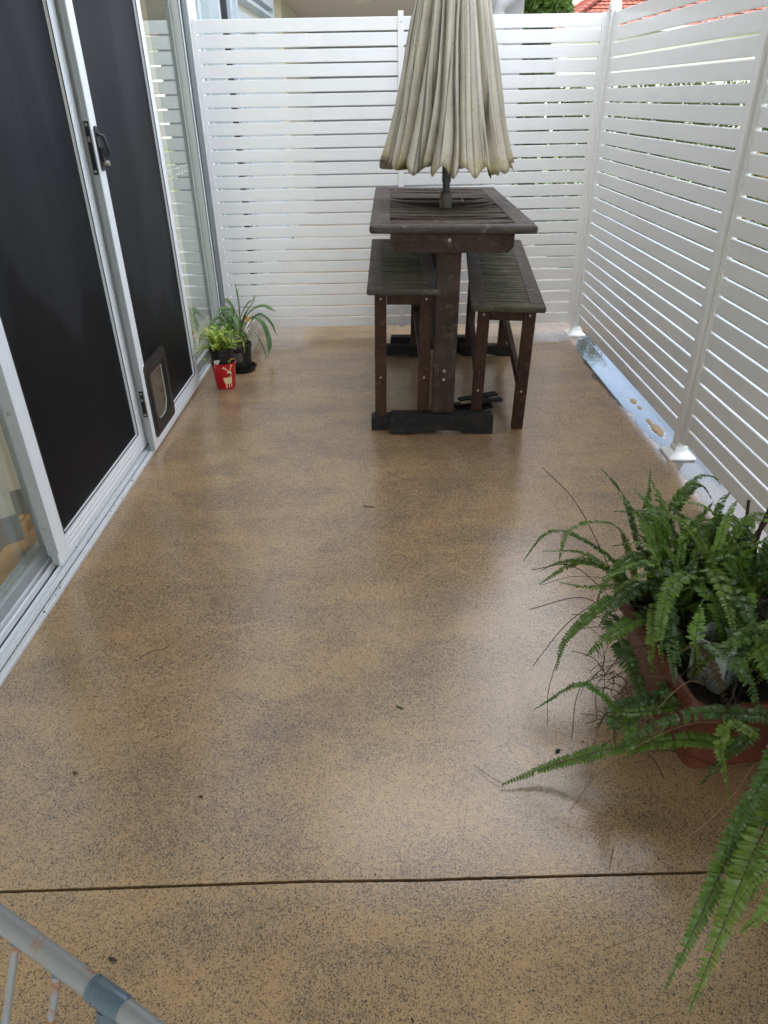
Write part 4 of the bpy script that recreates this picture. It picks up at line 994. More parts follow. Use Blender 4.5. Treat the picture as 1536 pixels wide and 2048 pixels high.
FRONDS=[
 ([(0.690,1.649,0.360),(0.627,1.651,0.420),(0.517,1.619,0.420),(0.479,1.551,0.360)],0.034,2),
 ([(0.640,1.571,0.340),(0.524,1.632,0.400),(0.451,1.625,0.400),(0.395,1.604,0.330)],0.024,1),
 ([(0.641,1.540,0.320),(0.592,1.566,0.350),(0.540,1.599,0.360),(0.458,1.649,0.330)],0.034,2),
 ([(0.645,1.545,0.300),(0.586,1.607,0.330),(0.517,1.587,0.320),(0.437,1.561,0.280)],0.03,1),
 ([(0.659,1.567,0.300),(0.561,1.591,0.330),(0.495,1.603,0.320),(0.448,1.610,0.290)],0.026,1),
 ([(0.688,1.498,0.320),(0.593,1.430,0.330),(0.470,1.363,0.260),(0.444,1.338,0.170)],0.036,1),
 ([(0.674,1.387,0.300),(0.579,1.334,0.300),(0.506,1.313,0.240)],0.05,1),
 ([(0.559,1.142,0.220),(0.501,1.177,0.250),(0.454,1.204,0.250),(0.364,1.214,0.160)],0.034,1),
 ([(0.675,1.356,0.360),(0.644,1.288,0.340),(0.645,1.267,0.280),(0.663,1.252,0.200)],0.034,2),
 ([(0.602,1.424,0.260),(0.603,1.312,0.240),(0.626,1.265,0.200),(0.642,1.215,0.140)],0.058,0),
 ([(0.744,1.696,0.330),(0.730,1.779,0.400),(0.691,1.794,0.460),(0.663,1.865,0.480)],0.026,0),
 ([(0.779,1.668,0.330),(0.776,1.743,0.420),(0.789,1.805,0.500)],0.03,1),
 ([(0.803,1.667,0.330),(0.812,1.672,0.460),(0.885,1.713,0.520),(0.942,1.742,0.510),(0.984,1.766,0.470)],0.036,1),
 ([(0.821,1.667,0.330),(0.820,1.661,0.450),(0.870,1.698,0.500),(0.920,1.741,0.480),(0.972,1.776,0.420)],0.034,0),
 ([(0.751,1.618,0.330),(0.728,1.624,0.410),(0.743,1.698,0.450)],0.05,0),
 ([(0.788,1.642,0.330),(0.780,1.659,0.420),(0.792,1.712,0.470)],0.04,0),
 ([(0.733,1.221,0.280),(0.715,1.221,0.380),(0.745,1.285,0.420)],0.05,3),
 ([(0.758,1.243,0.330),(0.743,1.132,0.400),(0.766,1.076,0.380),(0.792,1.031,0.310)],0.05,0),
 ([(0.819,1.052,0.300),(0.700,1.064,0.300),(0.614,1.075,0.260),(0.526,1.075,0.190)],0.045,0),
 ([(0.777,1.062,0.200),(0.689,1.088,0.190),(0.544,1.126,0.120),(0.410,1.141,0.050),(0.282,1.116,0.012)],0.046,1),
 ([(0.735,0.965,0.340),(0.698,0.987,0.350),(0.683,0.976,0.300),(0.696,0.947,0.240),(0.718,0.929,0.160)],0.034,2),
 ([(0.762,1.013,0.300),(0.702,0.987,0.240),(0.699,0.998,0.180),(0.683,0.996,0.150)],0.04,0),
 ([(0.570,1.184,0.200),(0.528,1.132,0.200),(0.541,1.120,0.120)],0.05,0),
 ([(0.583,1.153,0.200),(0.548,1.073,0.200),(0.562,1.098,0.120)],0.04,1),
 ([(0.782,1.522,0.330),(0.788,1.532,0.420),(0.849,1.520,0.480)],0.05,0),
 ([(0.874,1.565,0.330),(0.825,1.557,0.450),(0.890,1.613,0.500)],0.045,1),
 ([(0.911,1.588,0.330),(0.875,1.539,0.460),(0.885,1.566,0.520),(0.960,1.666,0.500)],0.03,0),
 ([(0.908,1.517,0.330),(0.897,1.483,0.480),(0.952,1.512,0.520),(1.014,1.538,0.500)],0.04,1),
 ([(0.938,1.493,0.330),(0.922,1.443,0.460),(0.979,1.440,0.520)],0.045,1),
 ([(0.941,1.471,0.330),(0.938,1.419,0.400),(0.981,1.390,0.420)],0.05,0),
 ([(0.774,1.540,0.300),(0.686,1.300,0.360),(0.656,1.212,0.360),(0.645,1.126,0.320)],0.055,0),
 ([(0.721,1.515,0.320),(0.728,1.493,0.400),(0.671,1.307,0.400),(0.672,1.178,0.330)],0.055,0),
 ([(0.824,1.475,0.330),(0.826,1.417,0.420),(0.813,1.315,0.420),(0.803,1.219,0.380)],0.055,2),
 ([(0.867,1.452,0.330),(0.850,1.327,0.410),(0.829,1.222,0.420),(0.866,1.183,0.380)],0.055,0),
 ([(0.849,1.350,0.330),(0.842,1.252,0.380),(0.854,1.146,0.340)],0.055,1),
 ([(0.791,1.409,0.300),(0.777,1.431,0.380),(0.815,1.484,0.420)],0.05,0),
 ([(0.739,1.391,0.300),(0.688,1.440,0.360),(0.585,1.386,0.340),(0.549,1.370,0.290)],0.046,0),
 ([(0.827,1.311,0.300),(0.836,1.347,0.380),(0.861,1.401,0.400)],0.05,2),
 ([(0.805,1.206,0.300),(0.837,1.217,0.380),(0.879,1.210,0.400)],0.05,0),
 ([(0.857,1.204,0.300),(0.851,1.189,0.360),(0.839,1.085,0.340)],0.05,1),
 ([(0.734,1.282,0.280),(0.699,1.298,0.330),(0.674,1.329,0.360),(0.644,1.349,0.360)],0.05,0),
 ([(0.834,1.450,0.300),(0.762,1.398,0.420),(0.677,1.313,0.440),(0.639,1.241,0.380),(0.645,1.200,0.310)],0.05,1),
 ([(0.665,1.207,0.240),(0.649,1.140,0.260),(0.641,1.161,0.270),(0.657,1.147,0.220)],0.035,0),
 ([(0.744,1.584,0.320),(0.681,1.547,0.380),(0.598,1.487,0.360),(0.566,1.459,0.300)],0.04,1),
 ([(0.658,1.477,0.300),(0.615,1.483,0.330),(0.551,1.487,0.320),(0.486,1.539,0.300)],0.028,2),
]
FRONDS_NEAR=[
 ([(0.742,0.859,0.420),(0.652,0.776,0.420),(0.596,0.729,0.390),(0.496,0.623,0.300),(0.432,0.556,0.240)],0.054,1),
 ([(0.717,0.795,0.420),(0.607,0.698,0.410),(0.539,0.622,0.340),(0.456,0.523,0.240)],0.058,2),
 ([(0.661,0.678,0.400),(0.582,0.603,0.380),(0.545,0.591,0.330)],0.06,3),
 ([(0.740,0.856,0.450),(0.631,0.765,0.460),(0.579,0.720,0.420),(0.559,0.689,0.360)],0.05,0),
 ([(0.692,0.733,0.450),(0.606,0.666,0.420),(0.555,0.611,0.380)],0.055,1),
 ([(0.668,0.688,0.450),(0.609,0.650,0.420),(0.567,0.631,0.400),(0.540,0.612,0.380)],0.055,2),
]
fe = thing('fern', 'big mass of green sword ferns arching out of the terracotta trough', 'fern', T(.85, 1.5, .22))
inv = T(-.85, -1.5, -.22)
PLI = PLM.inverted()
def rooted(pts):
    q = PLI @ Vector(pts[0])
    if q.z < .16: return pts
    c = PLM @ Vector((min(.56, max(.06, q.x)), min(.41, max(.07, q.y)), .232)); d_ = (c-Vector(pts[0])).length
    return [c]+list(pts) if d_ > .03 else pts
for k, (pts, w, t) in enumerate(FRONDS): add_frond(fe, rooted(pts), w, t, 100+k, inv)
rnd = random.Random(77)
def root_pt():
    x, y = rnd.uniform(.05, .56)**1.0*rnd.uniform(.6, 1), rnd.uniform(.08, .42); q = PLM @ Vector((x, y, .235)); return q
for k in range(62):
    b = root_pt(); lx = (b.x-.92); ly = (b.y-1.34)
    a = math.atan2(ly+rnd.gauss(0, .22), lx+rnd.gauss(0, .22)); l = rnd.uniform(.16, .36)
    if b.y < 1.26 and math.sin(a) < -.2: a = -a
    d = Vector((math.cos(a), math.sin(a), 0)); h = rnd.uniform(.07, .20)
    pts = [b, b+d*l*.25+Vector((0, 0, h*.7)), b+d*l*.65+Vector((0, 0, h)), b+d*l+Vector((0, 0, h*rnd.uniform(.35, .95)))]
    if pts[-1].x > 1.34 or (pts[-1].x < .71 and pts[-1].y < 1.50): continue
    if k % 2 == 0 and pts[-1].y < 1.15: continue
    add_frond(fe, pts, rnd.uniform(.036, .058), rnd.choice((0, 0, 1, 1, 1, 2, 2)), 300+k, inv)
# tall slim fronds standing at the back, and a few dead ones
for k in range(26):
    b = root_pt(); b.y = rnd.uniform(1.38, 1.52); a = rnd.uniform(.4, 3.4); l = rnd.uniform(.05, .20); d = Vector((math.cos(a), math.sin(a), 0)); l += .06; h = rnd.uniform(.18, .29)
    add_frond(fe, [b, b+d*l*.25+Vector((0, 0, h*.6)), b+d*l*.6+Vector((0, 0, h)), b+d*l*1.1+Vector((0, 0, h*rnd.uniform(.8, 1.12)))], rnd.uniform(.028, .044), rnd.choice((0, 1, 1, 2, 2, 3)), 400+k, inv)
DEAD = [plain('dead_frond', (.14, .085, .035), .7), plain('yellowing_frond', (.20, .17, .035), .5)]
for k in range(9):
    b = root_pt(); a = rnd.uniform(0, 6.28); l = rnd.uniform(.14, .30); d = Vector((math.cos(a), math.sin(a), 0)); h = rnd.uniform(.02, .14)
    e = b+d*l
    if e.x > 1.34 or e.x < .66: continue
    add_frond(fe, [b, b+d*l*.4+Vector((0, 0, h)), e+Vector((0, 0, h*.2-.04))], rnd.uniform(.020, .034), k % 2, 450+k, inv, DEAD, dens=.011)
bm = bmesh.new(); wires(bm, 90, .90, 1.34, .24, .18, .16, rnd, .15, .42); put('wiry_stems', fin(bm, 'wiry_stems', M['stem']), inv, fe)
bm = bmesh.new()
for pts in ([(.60, 1.40, .26), (.50, 1.42, .22), (.44, 1.36, .10), (.43, 1.30, .01)], [(.62, 1.48, .28), (.52, 1.56, .34), (.42, 1.60, .30)], [(.59, 1.32, .18), (.50, 1.30, .14), (.47, 1.22, .05)], [(.62, 1.25, .2), (.54, 1.21, .15), (.50, 1.17, .02)], [(.64, 1.55, .30), (.55, 1.68, .46), (.47, 1.80, .52)], [(.60, 1.5, .28), (.50, 1.48, .20), (.42, 1.47, .06)], [(.62, 1.42, .26), (.53, 1.47, .30), (.40, 1.50, .24)]):
    tube(bm, spline(pts, 12), .0011, 4)
put('runner', fin(bm, 'runner', M['stem']), inv, fe)
bm = bmesh.new()
for pts in ([(1.00, 1.51, .23), (1.00, 1.55, .42), (1.01, 1.55, .54)], [(1.0, 1.57, .40), (1.03, 1.58, .47), (1.03, 1.59, .56)], [(1.0, 1.56, .36), (.97, 1.56, .44), (.96, 1.57, .53)]): tube(bm, spline(pts, 6), [.007]*2+[.006]*3+[.004]*2, 6)
put('dead_stalk', fin(bm, 'dead_stalk', M['twig']), inv, fe)
bm = bmesh.new(); wires(bm, 60, .625, 1.33, .06, .02, .18, rnd, .04, .12, .0010); put('dead_roots', fin(bm, 'dead_roots', M['stem']), inv, fe)
# pale bare runners in front
bm = bmesh.new()
for pts in ([(.80, 1.05, .26), (.66, 1.06, .27), (.50, 1.05, .16), (.42, 1.03, .02)], [(.78, .99, .22), (.70, .93, .16), (.58, .90, .03)], [(.72, 1.15, .3), (.66, 1.12, .33), (.60, 1.10, .27)], [(.7, .82, .12), (.55, .76, .05), (.42, .735, .004)]): tube(bm, spline(pts, 14), .0010, 4)
put('bare_runner', fin(bm, 'bare_runner', plain('tan_runner', (.20, .12, .06), .6)), inv, fe)
fn_ = thing('fern', 'second sword fern whose long bright fronds hang down at the lower right corner', 'fern', T(.92, .86, .28))
inv2 = T(-.92, -.86, -.28)
for k, (pts, w, t) in enumerate(FRONDS_NEAR): add_frond(fn_, [(.95, .87, .25)]+list(pts), w, t, 500+k, inv2)
for k in range(22):
    a = rnd.uniform(-1.9, 1.9); l = rnd.uniform(.2, .34); d = Vector((math.cos(a), math.sin(a), 0)); b = Vector((.955+rnd.uniform(-.05, .05), .86+rnd.uniform(-.05, .05), .25)); h = rnd.uniform(.1, .3)
    add_frond(fn_, [b, b+d*l*.3+Vector((0, 0, h)), b+d*l*.7+Vector((0, 0, h)), b+d*l+Vector((0, 0, h*.5))], .05, rnd.choice((0, 1)), 560+k, inv2)
p2 = thing('plant_pot', 'round terracotta pot of the second fern at the lower right', 'plant pot', T(.97, .86, 0))
bm = bmesh.new(); lathe(bm, [(.09, .001), (.125, .22), (.140, .225), (.142, .27), (.130, .272), (.122, .232), (.001, .230)], 32); put('pot', fin(bm, 'pot', M['terracotta'], True, 40), parent=p2)
bm = bmesh.new(); lathe(bm, [(.1225, .236), (.08, .248), (.03, .256), (.001, .257)], 28, close=False); put('soil', fin(bm, 'soil', M['soil'], True), parent=p2)

# square glass vase standing in the trough
vs = thing('glass_vase', 'square clear glass vase standing among ferns in the terracotta trough', 'vase', T(.795, 1.245, .222) @ RZ(38) @ RX(-3))
bm = bmesh.new(); s = .043
vloft(bm, [rrect(-s, s, -s, s, .006, .0), rrect(-s, s, -s, s, .006, .125), rrect(-s+.005, s-.005, -s+.005, s-.005, .005, .126), rrect(-s+.005, s-.005, -s+.005, s-.005, .005, .012)])
put('glass_body', fin(bm, 'glass_body', M['vase_glass'], True, 30), parent=vs)
bm = bmesh.new(); hoopz = [rrect(-s, s, -s, s, .006, .1255), rrect(-s-.0008, s+.0008, -s-.0008, s+.0008, .006, .1275), rrect(-s+.004, s-.004, -s+.004, s-.004, .005, .1275)]
vloft(bm, hoopz, False, False); put('rim', fin(bm, 'rim', plain('pale_glass_rim', (.34, .36, .35), .15), True), parent=vs)

# ------------------------------------------------------------------ pots in the far left corner
LIME = [M['fern_lime'], FERN[3]]
rp = thing('plant_pot', 'red glazed pot with a cream reindeer in front of the corner plants', 'plant pot', T(-.893, 3.925, 0) @ RZ(-8))
bm = bmesh.new(); lathe(bm, [(.054, .001), (.0555, .004), (.071, .148), (.0735, .150), (.0735, .153), (.069, .153), (.066, .140), (.052, .012), (.001, .010)], 48); put('pot', fin(bm, 'pot', M['red_glaze'], True, 40), parent=rp)
# reindeer relief wrapped on the glaze
def onpot(px, pz, off=.0012):
    r = .0555+(.071-.0555)*(pz-.004)/.144+off; a = R(-90)+px/.065
    return Vector((r*math.cos(a), r*math.sin(a), pz))
def patch(bm, poly):
    f = bm.faces.new([bm.verts.new((x, y, 0)) for x, y in poly]); 
    r = bmesh.ops.triangulate(bm, faces=[f])
deer = [[(.022, .070), (.026, .076), (.040, .072), (.050, .074), (.060, .084), (.064, .098), (.052, .100), (.046, .094), (.044, .102), (.052, .112), (.062, .116), (.070, .108), (.074, .096), (.072, .070), (.074, .052), (.070, .036), (.054, .036), (.040, .034), (.030, .038), (.024, .050)],
        [(.030, .040), (.040, .036), (.040, .012), (.036, .008), (.030, .010), (.034, .016)], [(.050, .038), (.056, .037), (.056, .012), (.050, .010)], [(.064, .038), (.071, .038), (.072, .012), (.066, .012)],
        [(.050, .112), (.054, .114), (.046, .124), (.036, .132), (.032, .142), (.027, .141), (.030, .133), (.022, .135), (.021, .131), (.033, .128), (.041, .121)], [(.038, .126), (.042, .124), (.044, .136), (.040, .137)],
        [(.060, .114), (.064, .112), (.072, .124), (.076, .136), (.083, .141), (.081, .145), (.073, .141), (.070, .146), (.066, .144), (.070, .134), (.064, .124)]]
bm = bmesh.new()
for poly in deer: patch(bm, poly)
bmesh.ops.subdivide_edges(bm, edges=bm.edges[:], cuts=2, use_grid_fill=True)
for v_ in bm.verts: v_.co = onpot(v_.co.x-.010, v_.co.y)
put('reindeer_motif', fin(bm, 'reindeer_motif', M['cream_glaze']), parent=rp)
bm = bmesh.new(); patch(bm, [(.050, .092), (.074, .088), (.074, .082), (.066, .084), (.064, .072), (.059, .074), (.060, .085), (.050, .087)])
bmesh.ops.subdivide_edges(bm, edges=bm.edges[:], cuts=1)
for v_ in bm.verts: v_.co = onpot(v_.co.x-.010, v_.co.y, .0018)
put('scarf_motif', fin(bm, 'scarf_motif', plain('dark_green_glaze', (.03, .08, .05), .3)), parent=rp)

def nursery_pot(name, label, m, r0, r1, h, soil=True):
    t = thing(name, label, 'plant pot', m)
    bm = bmesh.new(); lathe(bm, [(r0, .0), (r0+.001, .004), (r1-.004, h-.028), (r1, h-.026), (r1+.001, h-.002), (r1-.002, h), (r1-.005, h-.002), (r1-.008, h-.03), (.001, h-.032)], 36); put('pot', fin(bm, 'pot', M['pot_black'], True, 40), parent=t)
    bm = bmesh.new(); lathe(bm, [(r1-.009, h-.030), (r1*.5, h-.022), (.001, h-.019)], 20, close=False); put('soil', fin(bm, 'soil', M['soil'], True), parent=t); return t
bp1 = nursery_pot('plant_pot', 'black nursery pot dropped inside the red reindeer pot', T(-.897, 3.930, .012) @ RX(2), .050, .067, .222)
lf = thing('fern', 'small lime green fern growing in the black pot above the red reindeer pot', 'fern', T(-.897, 3.93, .21))
rnd = random.Random(9)
for k in range(72):
    a = rnd.uniform(0, 6.28); l = rnd.uniform(.07, .155)*(1.1 if math.cos(a) < .3 else .95); d = Vector((math.cos(a), math.sin(a), 0)); h = rnd.uniform(.02, .130)
    b = Vector((rnd.uniform(-.03, .03), rnd.uniform(-.03, .03), 0))
    add_frond(lf, [b, b+d*l*.35+Vector((0, 0, h*.8)), b+d*l*.75+Vector((0, 0, h)), b+d*l+Vector((0, 0, h*rnd.uniform(.5, 1)))], rnd.uniform(.020, .029), rnd.choice((0, 0, 0, 1)), 700+k, None, LIME, dens=.0065)
for k, pts in enumerate(([(0, 0, 0), (-.06, -.02, .07), (-.13, -.03, .085), (-.16, -.03, .075)], [(0, 0, 0), (-.06, -.03, .035), (-.11, -.05, .025), (-.16, -.05, -.03)], [(.03, 0, 0), (.09, -.01, .09), (.13, -.01, .06), (.135, -.01, -.01)],
                         [(0, 0, 0), (-.02, -.02, .09), (-.045, -.03, .13), (-.06, -.03, .15)], [(-.04, -.03, -.06), (-.07, -.06, -.035), (-.11, -.08, .0)], [(.045, -.04, -.075), (.055, -.06, -.035), (.085, -.07, -.022)])): add_frond(lf, pts, .022, 0, 760+k, None, LIME, dens=.0065)
tg = tag(put('plant_tag', (lambda b: (box(b, (-.018, -.001, 0), (.018, .001, .05), .0006), fin(b, 'plant_tag', M['label']))[1])(bmesh.new()), T(-.915, 3.872, .130) @ RZ(12) @ RX(14)), 'white plant tag tucked between the red pot and the black pot inside it', 'plant tag')
bs = thing('pot_saucer', 'round black saucer under the black pot behind the red pot', 'saucer', T(-.845, 4.215, 0))
bm = bmesh.new(); lathe(bm, [(.076, .001), (.090, .022), (.093, .024), (.0925, .026), (.086, .024), (.074, .006), (.001, .005)], 36); put('dish', fin(bm, 'dish', M['pot_black'], True, 40), parent=bs)
bp2 = nursery_pot('plant_pot', 'black nursery pot with a torn grey label standing on the saucer', T(-.848, 4.215, .006), .062, .076, .165)
bm = bmesh.new(); g = []
for i in range(7):
    a = R(-112+7*i); g.append([bm.verts.new((.0725*math.cos(a), .0725*math.sin(a), .065)), bm.verts.new((.0765*math.cos(a), .0765*math.sin(a), .122))])
for a_, b_ in zip(g, g[1:]): bm.faces.new((a_[0], b_[0], b_[1], a_[1]))
put('pot_label', fin(bm, 'pot_label', plain('grey_label', (.09, .09, .095), .3)), parent=bp2)
sp = thing('potted_plant', 'straggly small leaved plant in the black pot on the saucer', 'plant', T(-.848, 4.215, .15))
rnd = random.Random(4)
for k in range(9):
    a = rnd.uniform(0, 6.28); l = rnd.uniform(.05, .10); d = Vector((math.cos(a), math.sin(a), 0)); h = rnd.uniform(.03, .11)
    bm = bmesh.new(); tube(bm, spline([(0, 0, 0), d*l*.4+Vector((0, 0, h)), d*l+Vector((0, 0, h*.7))], 6), .0012, 4); st = put('stalk', fin(bm, 'stalk', M['stem']), parent=sp)
    def f_(): u = rnd.random(); return d*l*u+Vector((rnd.gauss(0, .012), rnd.gauss(0, .012), h*math.sin(min(1, u*1.6)*1.57)+rnd.gauss(0, .008)))
    random.seed(k); put('leaves', leaves(26, .020, f_, FERN[2 if k % 2 else 1], 'leaves'), parent=st)
def straps(root, L, mats, seed):
    rnd = random.Random(seed)
    for k, (pts, w, mt) in enumerate(L):
        P = spline(pts, 14); bm = bmesh.new(); rows = []
        for i, p in enumerate(P):
            u = i/14; t = (P[min(i+1, 14)]-P[max(i-1, 0)]).normalized(); s_ = t.cross(Vector((0, 0, 1)))
            if s_.length < .2: s_ = t.cross(Vector((.3, -.9, .1)))
            s_.normalize(); nn = s_.cross(t); ww = w*(.55+.45*math.sin(min(1, u*2)*1.57))*min(1, (1-u)*5+.06)
            tw = math.sin(u*2.5+k)*.5; s2 = s_*math.cos(tw)+nn*math.sin(tw); n2 = nn*math.cos(tw)-s_*math.sin(tw)
            rows.append([bm.verts.new(p-s2*ww*.5+n2*ww*.16), bm.verts.new(p), bm.verts.new(p+s2*ww*.5+n2*ww*.16)])
        for a_, b_ in zip(rows, rows[1:]):
            for q in range(2): bm.faces.new((a_[q], a_[q+1], b_[q+1], b_[q]))
        put('strap_leaf', fin(bm, 'strap_leaf', mats[mt], True), None, root)
wt = thing('planter_trough', 'off white rectangular trough in the far left corner', 'planter', T(-.925, 4.525, 0) @ RZ(-2))
bm = bmesh.new(); 
def s4(i, z, r): return rrect(-.115+i, .115-i, -.24+i, .24-i, r, z)
vloft(bm, [s4(.022, .002, .012), s4(.008, .150, .014), s4(.0, .153, .016), s4(0, .192, .016), s4(.003, .195, .014), s4(.010, .195, .012), s4(.012, .16, .012)]); put('trough', fin(bm, 'trough', M['trough_white'], True, 35), parent=wt)
bm = bmesh.new()
for z in (.045, .075, .105): box(bm, (.098, -.20, z), (.105, .20, z+.006), .002)
put('moulding', fin(bm, 'moulding', M['trough_white']), parent=wt)
sl_ = thing('strappy_plant', 'strappy dark green leaved plant arching out of the white corner trough', 'plant', T(-.90, 4.50, .16))
LV = [([(.0, 0, 0), (-.0, -.02, .11), (-.03, -.03, .19), (-.065, -.03, .215)], .028, 0), ([(.02, 0, 0), (.06, 0, .10), (.115, .02, .18), (.135, .02, .225)], .030, 0), ([(.02, -.02, 0), (.08, -.02, .11), (.17, 0, .155), (.255, 0, .12)], .030, 0),
      ([(.03, 0, 0), (.10, -.03, .09), (.17, -.05, .06), (.205, -.07, -.05), (.195, -.085, -.145)], .027, 0), ([(.05, .05, 0), (.13, .05, .09), (.20, .04, .05), (.245, .03, -.05)], .020, 0), ([(-.02, -.02, 0), (-.06, -.05, .09), (-.11, -.07, .10), (-.15, -.08, .05)], .030, 0),
      ([(-.03, -.05, 0), (-.07, -.10, .06), (-.11, -.13, .08), (-.16, -.15, .05)], .026, 0), ([(-.02, .05, 0), (-.05, .05, .12), (-.10, .04, .13), (-.14, .03, .08)], .026, 0), ([(0, .08, 0), (.01, .08, .14), (.005, .08, .24), (.0, .07, .285)], .008, 0),
      ([(.02, -.06, 0), (.03, -.10, .07), (-.02, -.14, .09), (-.06, -.17, .06)], .030, 0), ([(.04, -.05, .0), (.06, -.07, .05), (.085, -.09, .085), (.082, -.08, .115)], .024, 1), ([(-.04, -.1, 0), (-.10, -.16, .05), (-.13, -.2, .02), (-.15, -.23, -.06)], .024, 0),
      ([(.03, .02, 0), (.07, .0, .07), (.14, -.02, .10), (.19, -.03, .07)], .018, 0), ([(.0, -.08, 0), (-.01, -.13, .07), (-.05, -.17, .10), (-.09, -.18, .10)], .026, 0), ([(.02, 0, 0), (.03, .0, .09), (.075, .02, .16), (.105, .03, .19)], .024, 0),
      ([(.06, -.1, -.02), (.12, -.13, .03), (.17, -.16, -.04), (.20, -.2, -.13)], .008, 0)]
LV = [(p_, w_*1.22, m_) for p_, w_, m_ in LV]
rnd = random.Random(12)
for k in range(9):
    a = rnd.uniform(1.5, 5.2); l = rnd.uniform(.10, .17); dd = Vector((math.cos(a), math.sin(a), 0)); b0 = Vector((rnd.uniform(-.05, .03), rnd.uniform(-.14, .1), 0)); h = rnd.uniform(.07, .14)
    LV.append(([b0, b0+dd*l*.4+Vector((0, 0, h)), b0+dd*l*.8+Vector((0, 0, h*.95)), b0+dd*l*1.15+Vector((0, 0, h*.4))], rnd.uniform(.024, .034), 0))
straps(sl_, LV, [M['strap'], M['orange_leaf']], 3)

# ------------------------------------------------------------------ clothes airer at the lower left
ar = thing('clothes_airer', 'grey tubular clothes airer with rust spots poking in at the lower left corner', 'clothes airer', T(-.33, .37, 0))
O = Vector((-.33, .37, 0)); A = Vector((-.405, .415, .722)) - O; B = Vector((-.22, .311, .718)) - O; d = (B-A).normalized(); q = Vector((d.y, -d.x, 0)).normalized()
if q.y > 0: q = -q
r0 = A-d*.42; r1 = B+d*.30
bm = bmesh.new(); tube(bm, [r0, r1], .0107, 24); put('rail', fin(bm, 'rail', M['rust_tube'], True, 50), parent=ar)
TJ = A+d*.157
bm = bmesh.new(); tube(bm, [TJ-d*.021, TJ-d*.0195, TJ+d*.0195, TJ+d*.021], [.0116, .0123, .0123, .0116], 24)
tdn = (q*.20+Vector((0, 0, -.75))).normalized()
tube(bm, [TJ+tdn*.008, TJ+tdn*.034, TJ+tdn*.036], [.0112, .0112, .0102], 24); put('tee_fitting', fin(bm, 'tee_fitting', M['blue_fit'], True, 50), parent=ar)
bm = bmesh.new(); tube(bm, [TJ+tdn*.03, TJ+tdn*.9], .0096, 20); put('leg', fin(bm, 'leg', M['blue_fit'], True, 50), parent=ar)
bm = bmesh.new(); e1 = TJ+tdn*.02; tube(bm, [TJ-d*.55+tdn*.02, TJ-d*.55+tdn*.9], .0096, 20); put('leg', fin(bm, 'leg', M['blue_fit'], True, 50), parent=ar)
rdn = (q*.38+Vector((0, 0, -.80))).normalized()
for k, s_ in enumerate((.028, .090, -.035, -.10, -.16, .225)):
    b0 = A+d*s_; e0 = b0+rdn*.50
    bm = bmesh.new(); tube(bm, [b0, e0], .0042, 10); rd = put('rod', fin(bm, 'rod', M['rust_tube'], True, 50), parent=ar)
    bm = bmesh.new(); tube(bm, [b0+rdn*.0100, b0+rdn*.0135], .0062, 12); put('grommet', fin(bm, 'grommet', M['blue_fit'], True, 50), parent=rd)
bm = bmesh.new(); tube(bm, [A-d*.02+rdn*.07, A+d*.09+rdn*.22], .0042, 10); put('brace', fin(bm, 'brace', M['rust_tube'], True, 50), parent=ar)
bm = bmesh.new(); tube(bm, [r0+rdn*.50, r1+rdn*.50], .0118, 20); put('rail', fin(bm, 'rail', M['rust_tube'], True, 50), parent=ar)
bm = bmesh.new(); tube(bm, [TJ-d*.55+tdn*.9+Vector((0,0,0)), TJ+tdn*.9], .0120, 16); put('foot_bar', fin(bm, 'foot_bar', M['blue_fit'], True, 50), parent=ar)

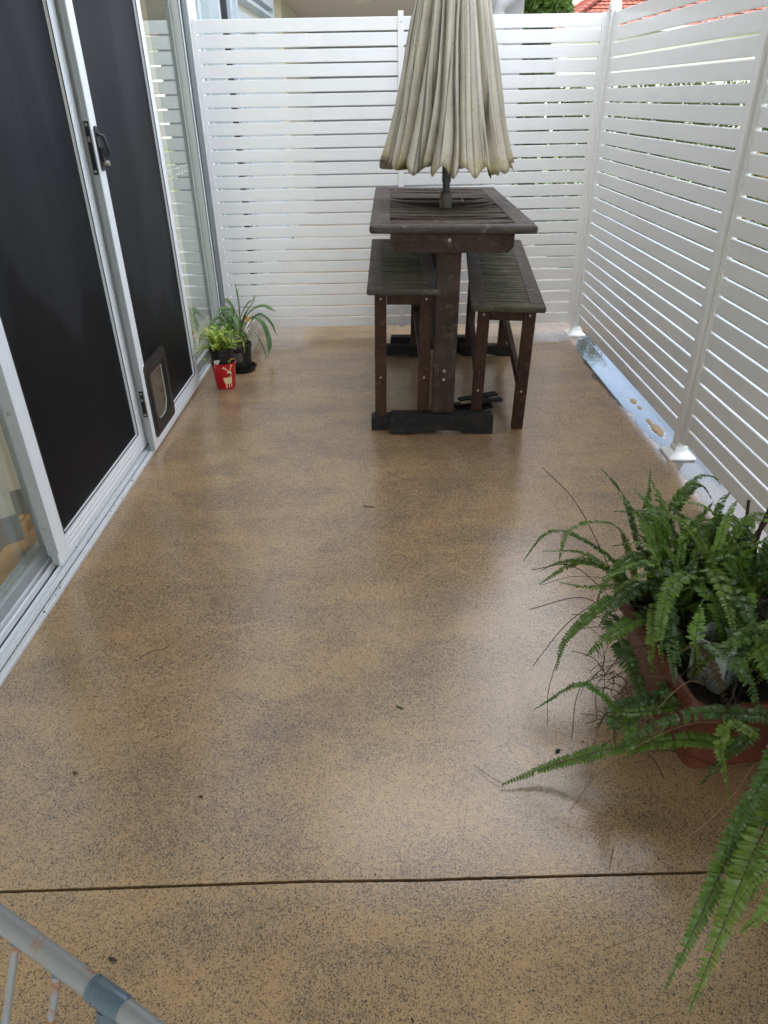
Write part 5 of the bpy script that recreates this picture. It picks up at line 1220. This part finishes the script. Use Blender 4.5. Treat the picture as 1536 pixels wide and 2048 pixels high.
# ------------------------------------------------------------------ bits on the floor
def twig(label, pts, r, mat='twig'):
    c = Vector(pts[0]); bm = bmesh.new(); tube(bm, spline([Vector(p)-c for p in pts], 8), r, 5); return tag(put('twig', fin(bm, 'twig', M[mat]), T(*c)), label, 'twig')
twig('short dark twig lying on the bare floor in front of the table', [(-.075, 2.488, .003), (-.05, 2.480, .004), (-.028, 2.476, .003)], .0018)
twig('thin curved twig standing out of the floor joint near the ferns', [(.478, .897, .002), (.480, .905, .03), (.484, .915, .055)], .0008)
twig('fine bare stem on the floor past the long frond tip', [(.290, 1.122, .006), (.262, 1.135, .010), (.222, 1.180, .004)], .0007)
twig('pale curled straw on the floor beside the door sill', [(-.74, 1.60, .002), (-.71, 1.63, .004), (-.675, 1.64, .003), (-.66, 1.66, .002)], .0008, 'water_dirt')
def scrap(label, x, y, l, w, mat, seed, name='leaf_scrap'):
    rnd = random.Random(seed); bm = bmesh.new(); n = 9
    up_ = [bm.verts.new((l*(i/(n-1)-.5), w*.5*math.sin(math.pi*(.06+.88*i/(n-1)))*rnd.uniform(.7, 1.2), .002+rnd.random()*.003)) for i in range(n)]
    lo_ = [bm.verts.new((l*(i/(n-1)-.5), -w*.5*math.sin(math.pi*(.06+.88*i/(n-1)))*rnd.uniform(.7, 1.2), .001+rnd.random()*.002)) for i in range(n)]
    for i in range(n-1): bm.faces.new((lo_[i], lo_[i+1], up_[i+1], up_[i]))
    me = bpy.data.meshes.new(name); bm.to_mesh(me); bm.free(); me.materials.append(M[mat])
    return tag(put(name, me, T(x, y, .0005) @ RZ(rnd.uniform(0, 180))), label, 'leaf')
scrap('small green leaf lying in the middle of the floor', .041, 1.383, .026, .007, 'green_scrap', 1)
scrap('dark shrivelled leaf on the front slab near the airer', -.545, .739, .022, .009, 'twig', 2)
scrap('black leaf scrap on the floor between the joint and the middle', -.449, 1.107, .013, .008, 'joint', 3)
scrap('reddish brown leaf scrap on the floor at the left', -.782, 1.186, .016, .009, 'water_dirt', 4)
scrap('dark wet leaf scrap on the floor left of the trough', .44, 1.22, .018, .010, 'joint', 5)
random.seed(44); bm = bmesh.new()
for _ in range(130):
    x, y = random.uniform(-1.0, 1.3), random.choice((random.uniform(.5, 4.8), random.uniform(.5, 2.2))); s_ = random.uniform(.0008, .0022)
    m = T(x, y, s_*.3) @ RZ(random.uniform(0, 180)) @ Matrix.Diagonal((s_*random.uniform(1, 2.4), s_, s_*.6, 1)); bmesh.ops.create_icosphere(bm, subdivisions=1, radius=1, matrix=m)
for _ in range(70):
    y = random.uniform(1.2, 3.0); nn = random.choice((-.07, -.02, -.012, -.055)) + random.gauss(0, .006); p = WM @ Vector((nn, y, .0185 if nn < -.045 else .0155)); s_ = random.uniform(.001, .003)
    bmesh.ops.create_icosphere(bm, subdivisions=1, radius=1, matrix=T(*p) @ RZ(random.uniform(0, 180)) @ Matrix.Diagonal((s_*2, s_, s_*.6, 1)))
tag(put('grit', fin(bm, 'grit', M['joint'])), kind='stuff')
